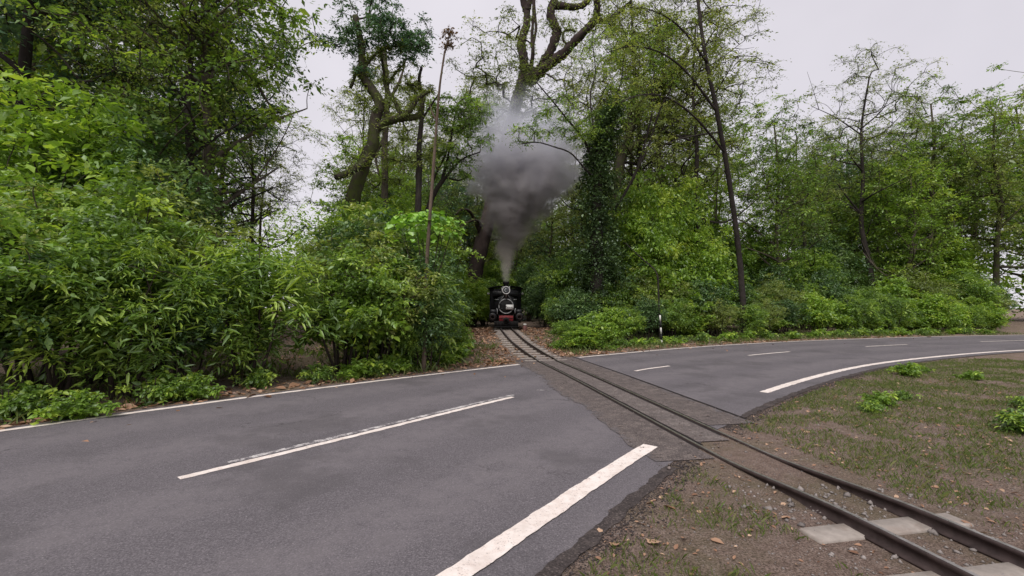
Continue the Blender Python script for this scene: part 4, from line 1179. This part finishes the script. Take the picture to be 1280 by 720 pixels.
LEFT = 'in the roadside thicket round the lime-green shrub'
bush('sh_dark', 538, 12.35, 1.95, 0.62, LEFT); bush('sh_mid', 522, 12.2, 1.7, 0.55, LEFT)
for key, x, d, h in (('sh_mid', 432, 11.4, 3.2), ('sh_broad', 452, 11.9, 2.9), ('sh_olive', 474, 12.1, 3.4), ('sh_lance', 497, 12.6, 3.3), ('sh_dark', 515, 13.0, 3.3),
                     ('sh_dark', 548, 13.7, 2.9), ('sh_bright', 562, 14.4, 2.6), ('sh_mid', 580, 15.4, 2.1), ('sh_bright', 592, 16.6, 1.5),
                     ('sh_olive', 448, 13.4, 4.2), ('sh_dark', 470, 14.2, 4.3), ('sh_mid', 495, 14.8, 4.2), ('sh_dark', 545, 15.8, 3.8), ('sh_olive', 566, 17.2, 3.2), ('sh_mid', 585, 19.5, 2.4), ('sh_dark', 594, 23, 2.2)):
    bush(key, x, d, h, None, LEFT)
for key, x, d, h in (('thick_a', 440, 17.5, 5.6), ('thick_c', 470, 20.5, 6.0), ('thick_a', 512, 20, 5.8), ('thick_b', 550, 22, 5.6), ('thick_a', 530, 27, 5.4), ('thick_c', 500, 26, 7.5), ('thick_b', 450, 25, 7.5), ('thick_a', 508, 31, 8)):
    bush(key, x, d, h, None, 'behind the lime-green shrub')
for x, d, h, key in ((446, 10.9, 0.5, 'low_bright'), (463, 11.2, 0.45, 'low_mid'), (484, 11.6, 0.5, 'low_bright'), (505, 12.1, 0.6, 'low_bright'), (522, 12.4, 0.45, 'low_mid'), (541, 12.9, 0.5, 'low_mid'), (556, 13.3, 0.5, 'low_bright'),
                     (570, 14.2, 0.6, 'low_bright'), (583, 15.0, 0.5, 'low_bright'), (588, 17.0, 0.7, 'low_bright'), (594, 19.0, 0.6, 'low_mid')):
    bush(key, x, d, h, 0.8, 'at the foot of the roadside thicket')
RIGHT = 'on the bank between the rails and the banded post'
for key, x, d, h in (('sh_lance', 712, 18.9, 1.15), ('sh_broad', 738, 18.8, 1.35), ('sh_bright', 728, 18.0, 0.9), ('sh_bright', 765, 20.2, 1.7), ('sh_mid', 785, 20.8, 1.6), ('sh_dark', 808, 21.6, 2.0),
                     ('sh_mid', 690, 23.5, 1.8), ('sh_dark', 706, 22.6, 1.9), ('sh_dark', 722, 22.4, 2.2), ('sh_mid', 772, 23.5, 2.8), ('sh_olive', 795, 24, 3.3), ('sh_dark', 693, 27, 2.6), ('sh_dark', 680, 30, 2.4)):
    bush(key, x, d, h, None, RIGHT)
for key, x, d, h in (('thick_c', 806, 25.5, 8.6), ('thick_c', 842, 26.5, 9.2)):
    bush(key, x, d, h, 1.15, 'on the bank just past the banded post')
for key, x, d, h in (('sh_mid', 838, 22.6, 2.1), ('sh_olive', 825, 25, 3.6), ('sh_bright', 858, 24, 2.6), ('sh_dark', 880, 24.5, 3.0)):
    bush(key, x, d, h, None, 'on the bank just past the banded post')
for key, x, d, h in (('thick_b', 720, 28, 5.0), ('thick_b', 700, 33, 5.0), ('thick_c', 800, 28, 6.6), ('thick_c', 835, 30, 7.6), ('thick_a', 775, 32, 6.5), ('thick_c', 860, 28, 6.4), ('thick_b', 735, 38, 7), ('thick_a', 712, 26, 4.6), ('thick_a', 792, 26, 5.2), ('thick_b', 765, 27, 6.4)):
    bush(key, x, d, h, None, 'behind the ivy-smothered trunk')
for key, x, d, h in (('thick_a', 606, 33, 3.6), ('thick_c', 592, 30, 3.2), ('thick_a', 615, 40, 5.5), ('thick_b', 660, 41, 5.5), ('thick_b', 682, 36, 4.6), ('thick_a', 640, 50, 6.5), ('thick_c', 668, 47, 6.0), ('thick_a', 620, 52, 8.0), ('thick_c', 595, 44, 7.0), ('thick_b', 690, 47, 7.5)):
    bush(key, x, d, h, None, 'closing in on the rails behind the locomotive')
for x, d, h, key in ((700, 18.0, 0.4, 'low_mid'), (752, 18.2, 0.4, 'low_bright'), (776, 18.9, 0.4, 'low_mid'), (796, 19.6, 0.45, 'low_bright'), (815, 20.2, 0.4, 'low_mid'), (838, 20.6, 0.4, 'low_bright')):
    bush(key, x, d, h, 0.8, 'at the foot of the bank by the banded post')

# the same thicket goes on along the road on both sides of the picture's centre
far_r = resample(FAR, 0.1); far_n = normals2(far_r)
def along(x0, x1, step, off, kinds, hh, where, wmin=0.85):
    sel = np.where((far_r[:, 0] > x0) & (far_r[:, 0] < x1))[0][::int(step * 10)]
    for i in sel:
        o = RNG.uniform(*off)
        X, Y = far_r[i] + far_n[i] * o + RNG.normal(0, 0.25, 2)
        if abs(X / max(Y, 0.1)) > 1.45: continue
        key = kinds[RNG.integers(len(kinds))]
        s = RNG.uniform(*hh) / BASEH[key]
        cat = 'plant' if key.startswith('low') else ('tree' if key.startswith('thick') else 'shrub')
        noun = {'plant': 'plant', 'tree': 'understory tree', 'shrub': 'shrub'}[cat]
        put(key, X, Y, s, max(s, wmin), f'{SHADE[key]} {noun} {where}', cat, f'{noun}s {where}')
LW, RW = 'lining the road where it bends away from the rails', 'lining the road beyond the banded post'
FINE = ['sh_mid', 'sh_dark', 'sh_olive', 'sh_lance', 'sh_mid']
along(-9.6, -4.6, 0.9, (1.3, 1.9), FINE, (2.3, 3.4), LW)
along(-13, -5.0, 1.2, (3.0, 4.2), FINE, (3.6, 4.6), LW)
along(-14, -5.5, 2.2, (6, 9), ['thick_a', 'thick_b', 'thick_c'], (5.5, 7.5), LW)
along(-8.5, -4.2, 0.8, (0.6, 1.0), ['low_bright', 'low_mid'], (0.4, 0.6), LW, 0.7)
along(9.5, 34, 1.3, (2.2, 3.6), KINDS, (1.3, 2.6), RW)
along(9.5, 38, 1.6, (4.5, 6.5), KINDS, (2.6, 4.2), RW)
along(11, 42, 2.6, (8, 12), ['thick_a', 'thick_b', 'thick_c'], (5.5, 8), RW)
along(8, 30, 1.1, (1.0, 1.8), ['low_bright', 'low_mid'], (0.35, 0.6), RW, 0.7)

# forest trees behind
TK = {'tr_a': 'mid-green forest tree with grey trunk', 'tr_b': 'olive open-crowned forest tree with mossy trunk', 'tr_c': 'bright green forest tree with grey trunk',
      'tr_d': 'blue-green forest tree with dark trunk', 'tr_e': 'thin-leaved slender forest tree with dark trunk'}
def ftree(key, X, Y, h, where, w=None):
    s = h / BASEH[key]
    put(key, X, Y, s, w or s, f'{TK[key]} {where}', 'tree', f'forest trees {where}')
for key, x, d, h in (('tr_c', 455, 30, 13), ('tr_a', 505, 34, 13), ('tr_d', 560, 36, 13.5), ('tr_b', 530, 42, 15), ('tr_a', 590, 44, 14), ('tr_c', 475, 44, 13), ('tr_b', 565, 55, 16), ('tr_a', 610, 58, 15), ('tr_d', 520, 60, 18), ('tr_c', 490, 29, 10.5), ('tr_a', 535, 30, 11), ('tr_b', 580, 37, 12.5), ('tr_c', 548, 48, 13), ('tr_e', 588, 47, 23), ('tr_e', 614, 53, 27), ('tr_b', 600, 42, 14.5), ('tr_e', 560, 44, 17), ('tr_e', 458, 40, 21), ('tr_e', 508, 48, 24), ('tr_e', 540, 52, 24), ('tr_e', 484, 45, 20)):
    ftree(key, at_px(x, d), d, h, 'deep in the wood behind the lime-green shrub')
for key, x, d, h in (('tr_a', 650, 56, 14), ('tr_d', 672, 52, 13), ('tr_b', 690, 44, 13.5), ('tr_e', 715, 46, 19), ('tr_c', 640, 66, 14), ('tr_a', 628, 60, 17), ('tr_c', 662, 62, 15), ('tr_b', 645, 49, 11), ('tr_a', 684, 60, 17)):
    ftree(key, at_px(x, d), d, h, 'deep in the wood behind the locomotive')
for key, x, d, h in (('tr_b', 735, 36, 14), ('tr_e', 770, 40, 20), ('tr_c', 812, 36, 12), ('tr_a', 845, 38, 13), ('tr_e', 830, 44, 22), ('tr_d', 760, 52, 17), ('tr_b', 800, 54, 20), ('tr_c', 870, 34, 12), ('tr_c', 725, 50, 15), ('tr_a', 745, 44, 15), ('tr_c', 790, 46, 15), ('tr_b', 820, 50, 19), ('tr_e', 790, 34, 21), ('tr_e', 850, 33, 19), ('tr_e', 745, 34, 19), ('tr_e', 805, 30, 24), ('tr_b', 845, 29, 21), ('tr_e', 880, 27, 20)):
    ftree(key, at_px(x, d), d, h, 'deep in the wood behind the ivy-smothered trunk')
rt = np.random.default_rng(99)
for k in range(64):
    side = k % 2
    a = rt.uniform(0.42, 1.3) if side else rt.uniform(0.56, 1.3)
    Y = rt.uniform(12, 44) if not side else rt.uniform(29, 55)
    X = -a * Y if not side else a * Y
    dd = sdist(FARP, np.array([[X, Y]]))[0]
    if dd < (6 if side else 8) or (not side and k % 6 == 0): continue
    ftree(['tr_a', 'tr_b', 'tr_c', 'tr_d', 'tr_e'][rt.integers(5)], X, Y, rt.uniform(13, 22), 'far along the road ' + ('before the crossing' if not side else 'past the banded post'))

# distant wood that reads as one mass
rg = np.random.default_rng(41)
n = 15000
ang = rg.uniform(-1.05, 1.05, n); R_ = rg.uniform(58, 74, n)
cx_, cy_ = np.sin(ang) * R_, np.cos(ang) * R_
top = 9 + 7 * vnoise(ang * 10, R_ * 0.1, 1.0, 9) + 3 * vnoise(ang * 40, R_ * 0.3, 1.0, 10)
cz_ = rg.random(n) ** 0.9 * top + 0.3
tint = np.clip(0.30 + 0.5 * vnoise(ang * 30, cz_ * 0.5, 1.0, 12) + rg.normal(0, 0.12, n) - 0.05, 0, 1)
C3 = np.stack([cx_, cy_, cz_ + 0.6], 1)
C3 = np.repeat(C3, 5, 0) + rg.normal(0, 0.55, (n * 5, 3))
to_obj('distant_forest', leaf_geo(rg, C3, 0.42, 0.22, np.repeat(tint, 5), shape=0), M['leaf_mid'], None, kind='stuff')

# ------------------------------------------------------------------ grass, dead leaves, pebbles, ballast
def ok_mask(X, Y):
    q = np.stack([X, Y], 1)
    return sdist(FARP, q), -sdist(NEARP, q), np.abs(sdist(TRK, q))
def blades(name, X, Y, h, w, seed):
    rg = np.random.default_rng(seed); n = len(X)
    z = gz(X, Y)
    th = rg.uniform(0, 6.28, n); hh = h * np.exp(rg.normal(0, 0.35, n)); b = rg.normal(0, 0.5, (n, 2)) * hh[:, None]
    s = np.stack([np.cos(th), np.sin(th)], 1) * w / 2
    base = np.stack([X, Y], 1)
    V = np.stack([np.concatenate([base - s, z[:, None] - 0.01], 1), np.concatenate([base + s, z[:, None] - 0.01], 1),
                  np.concatenate([base + b * 0.4 + s * 0.6, (z + hh * 0.62)[:, None]], 1), np.concatenate([base + b, (z + hh)[:, None]], 1)], 1).reshape(-1, 3)
    T = (np.arange(n)[:, None, None] * 4 + np.array([(0, 1, 2), (0, 2, 3)])[None]).reshape(-1, 3)
    return obj(name, mesh(name, V, T, np.repeat(np.clip(rg.normal(0.5, 0.25, n), 0, 1), 4)), M['grass'], None, 'stuff')
rg = np.random.default_rng(51)
# near verge
X, Y = rg.uniform(-1.5, 16, 420000), rg.uniform(0.6, 15, 420000)
df, dn, dt = ok_mask(X, Y)
g = vnoise(X, Y, 2.2, 21) * 0.65 + vnoise(X, Y, 7, 22) * 0.35
keep = (dn > 0.22) & (dt > 0.75) & (g > 0.36 + 0.24 * rg.random(len(X)) - 0.05 * np.clip(X - 3, 0, 2))
blades('verge_grass', X[keep], Y[keep], 0.034, 0.0045, 1)
# far verge
X, Y = rg.uniform(-12, 32, 170000), rg.uniform(3, 30, 170000)
df, dn, dt = ok_mask(X, Y)
g = vnoise(X, Y, 0.9, 23) * 0.6 + vnoise(X, Y, 4, 24) * 0.4
keep = (df > 0.12) & (df < 5.5) & (dt > 1.0) & (g > 0.42 + 0.25 * np.exp(-(dt - 1) / 1.2)) & (np.abs(X) < 1.3 * Y)
blades('bank_grass', X[keep], Y[keep], 0.13, 0.016, 2)

def litter(name, X, Y, L, W, seed, lift=0.012):
    rg = np.random.default_rng(seed)
    C = np.stack([X, Y, gz(X, Y) + rg.uniform(0.004, lift, len(X))], 1)
    t = np.clip(rg.normal(0.5, 0.26, len(X)), 0, 1)
    V, T, A = leaf_geo(rg, C, L, W, t, pitch=0.12, spread=0.22, tilt=0.28, shape=1)
    return obj(name, mesh(name, V, T, A), M['litter'], None, 'stuff')
X, Y = rg.uniform(-11, 24, 110000), rg.uniform(3, 30, 110000)
df, dn, dt = ok_mask(X, Y)
pr = np.exp(-np.maximum(0, dt - 0.4) / 2.6) * (df > 0.05) * 1.0 + 0.35 * ((df > -0.05) & (df < 1.0)) + 0.05 * (df > 0)
pr *= 0.3 + 1.2 * vnoise(X, Y, 1.2, 31)
keep = (rg.random(len(X)) < pr) & (df > -0.08) & (df < 14) & (np.abs(X) < 1.3 * Y) & ((dt > 0.78) | (rg.random(len(X)) < 0.06))
keep |= (rg.random(len(X)) < 0.035 * np.exp(df / 0.7)) & (df < 0) & (dt > 0.6) & (np.abs(X) < 1.3 * Y)
litter('leaf_litter', X[keep], Y[keep], 0.105, 0.062, 3, 0.03)
X, Y = rg.uniform(-1, 10, 9000), rg.uniform(0.8, 11, 9000)
df, dn, dt = ok_mask(X, Y)
keep = (dn > 0.12) & (dt > 0.4) & (rg.random(9000) < 0.4 + 0.8 * vnoise(X, Y, 2.5, 77))
litter('verge_litter', X[keep], Y[keep], 0.038, 0.020, 4)

def pebbles(name, X, Y, size, mat, seed, zoff=None):
    rg = np.random.default_rng(seed); n = len(X)
    z = (gz(X, Y) if zoff is None else zoff)
    o = np.array([(1, 0, 0), (0, 1, 0), (-1, 0, 0), (0, -1, 0), (0, 0, 1), (0, 0, -1)], float)
    s = size * np.exp(rg.normal(0, 0.4, n))
    V = np.stack([X, Y, z + s * 0.25], 1)[:, None] + o[None] * s[:, None, None] * rg.uniform(0.55, 1.2, (n, 6, 1)) * np.array([1, 1, 0.7]) + rg.normal(0, 0.12, (n, 6, 3)) * s[:, None, None]
    T = (np.arange(n)[:, None, None] * 6 + np.array([(0, 1, 4), (1, 2, 4), (2, 3, 4), (3, 0, 4), (1, 0, 5), (2, 1, 5), (3, 2, 5), (0, 3, 5)])[None]).reshape(-1, 3)
    return obj(name, mesh(name, V.reshape(-1, 3), T), mat, None, 'stuff')
NB = 16000
t_i = rg.integers(0, len(trk) - 1, NB)
o_ = rg.uniform(-0.95, 0.95, NB)
bp = trk[t_i] + tn[t_i] * o_[:, None] + rg.normal(0, 0.05, (NB, 2))
keep = ((bp[:, 1] > 14.6) & (bp[:, 1] < 32)) | ((bp[:, 1] > -1) & (bp[:, 1] < 4.4))
keep &= rg.random(NB) < np.where(bp[:, 1] > 10, 0.45, 1.1 - 0.7 * np.abs(o_))
pebbles('ballast', bp[keep, 0], bp[keep, 1], np.where(bp[keep, 1] < 6, 0.016, 0.022), M['stone'], 5)
t_i = rg.integers(0, len(trk) - 1, 14000)
o_ = rg.choice([-1, 1], 14000) * rg.uniform(0.38, 1.12, 14000)
o_ = np.where(rg.random(14000) < 0.35, rg.uniform(-0.2, 0.2, 14000), o_)
bp = trk[t_i] + tn[t_i] * o_[:, None]
keep = (sdist(NEARP, bp) > -0.3) & (bp[:, 1] < 15.4) & (bp[:, 1] > 3.5)
pebbles('crossing_gravel', bp[keep, 0], bp[keep, 1], 0.0085, M['grit'], 15, np.maximum(gz(bp[keep, 0], bp[keep, 1]), 0.004) + 0.008)
# broken tar crumbs along the ragged near edge of the pavement, and pebbles on the verge
npl = resample(NEARP, 0.02); nnn = normals2(npl)
sel = np.where((npl[:, 0] > -2) & (npl[:, 0] < 12))[0]
t_i = sel[rg.integers(0, len(sel), 26000)]
bp = npl[t_i] - nnn[t_i] * np.abs(rg.normal(0.0, 0.17, 26000))[:, None]
keep = np.abs(sdist(TRK, bp)) > 0.5
pebbles('tar_crumbs', bp[keep, 0], bp[keep, 1], 0.0065, M['tar'], 6)
X, Y = rg.uniform(-1, 9, 16000), rg.uniform(0.8, 10, 16000)
df, dn, dt = ok_mask(X, Y)
keep = (dn > 0.1)
pebbles('verge_pebbles', X[keep], Y[keep], 0.006, M['stone'], 7)
# dark tar margin between pavement and verge
nm = resample(NEARP, 0.05); mm = normals2(nm)
sel = (nm[:, 0] > -9) & (nm[:, 0] < 30) & (np.abs(sdist(TRK, nm)) > 1.0)
for side in (nm[:, 0] < 2.7, nm[:, 0] > 2.7):
    sd_ = sel & side
    sheet('tar_margin', (nm - mm * 0.10)[sd_], (nm + mm * 0.02)[sd_], 0.007, 0, 4, M['tar'], road, 0.05, None, 7.0, lambda x, y: np.maximum(gz(x, y), 0.002))

# the few large dead leaves one can pick out on the verge
for x, y, sz, lab in ((817, 679, 0.105, 'curled orange dead leaf lying on the bare verge soil'), (768, 682, 0.075, 'small folded pinkish dead leaf beside the grass tuft on the verge'),
                      (750, 665, 0.05, 'pale bleached scrap of dead leaf by the tar margin'), (826, 624, 0.045, 'small dry brown leaf on the verge close to the rail crossing')):
    r = ray(x, y); t = EYE / -r[2]; X, Y = r[0] * t, r[1] * t
    rg2 = np.random.default_rng(int(x))
    aa = np.linspace(0, 2 * np.pi, 15)[:-1]
    rr = 0.5 * (1 + 0.22 * np.cos(5 * aa) + 0.06 * rg2.normal(size=14))
    V = np.stack([rr * np.cos(aa), rr * np.sin(aa) * 0.75, 0.16 * (rr * np.cos(aa)) ** 2 * 4 * 0.5 + 0.05 * rg2.random(14)], 1)
    V = np.vstack([V, [[0, 0, 0.0]]]) * sz
    T = [(14, i, (i + 1) % 14) for i in range(14)]
    o = obj('dead_leaf', mesh('dead_leaf', V, np.array(T), np.full(15, 0.75)), M['litter'], None, None, lab, 'leaf')
    o.location = (X, Y, gz(X, Y) + 0.012); o.rotation_euler = (0.1, 0.15, rg2.uniform(0, 6))

# low weeds on the near verge past the rails
for k in range(26):
    X, Y = RNG.uniform(4.6, 16), RNG.uniform(3.5, 13)
    q = np.array([[X, Y]])
    if -sdist(NEARP, q)[0] < 0.6 or abs(sdist(TRK, q)[0]) < 1.2: continue
    key = ['low_bright', 'low_mid'][k % 2]
    h = RNG.uniform(0.15, 0.4); w_ = h / BASEH[key] * 1.1
    put(key, X, Y, h / BASEH[key], w_, f"{SHADE[key].replace('knee-high', 'ankle-high')} weed on the grassy verge inside the road bend", 'plant', 'weeds on the verge inside the road bend', name='verge_weed')

# things of one kind that stand together: say which are the tall, the middling and the short ones
bylab = {}
for o in COL.objects:
    if o.parent is None and o.get('label') and o.get('group'):
        bylab.setdefault(o['label'], []).append(o)
for lab, os_ in bylab.items():
    if len(os_) < 2: continue
    os_.sort(key=lambda o: o.scale[2])
    n_ = len(os_)
    words = ['shorter', 'taller'] if n_ == 2 else ['short', 'middling', 'tall']
    for k, o in enumerate(os_):
        o['label'] = words[min(len(words) - 1, k * len(words) // n_)] + ' ' + lab
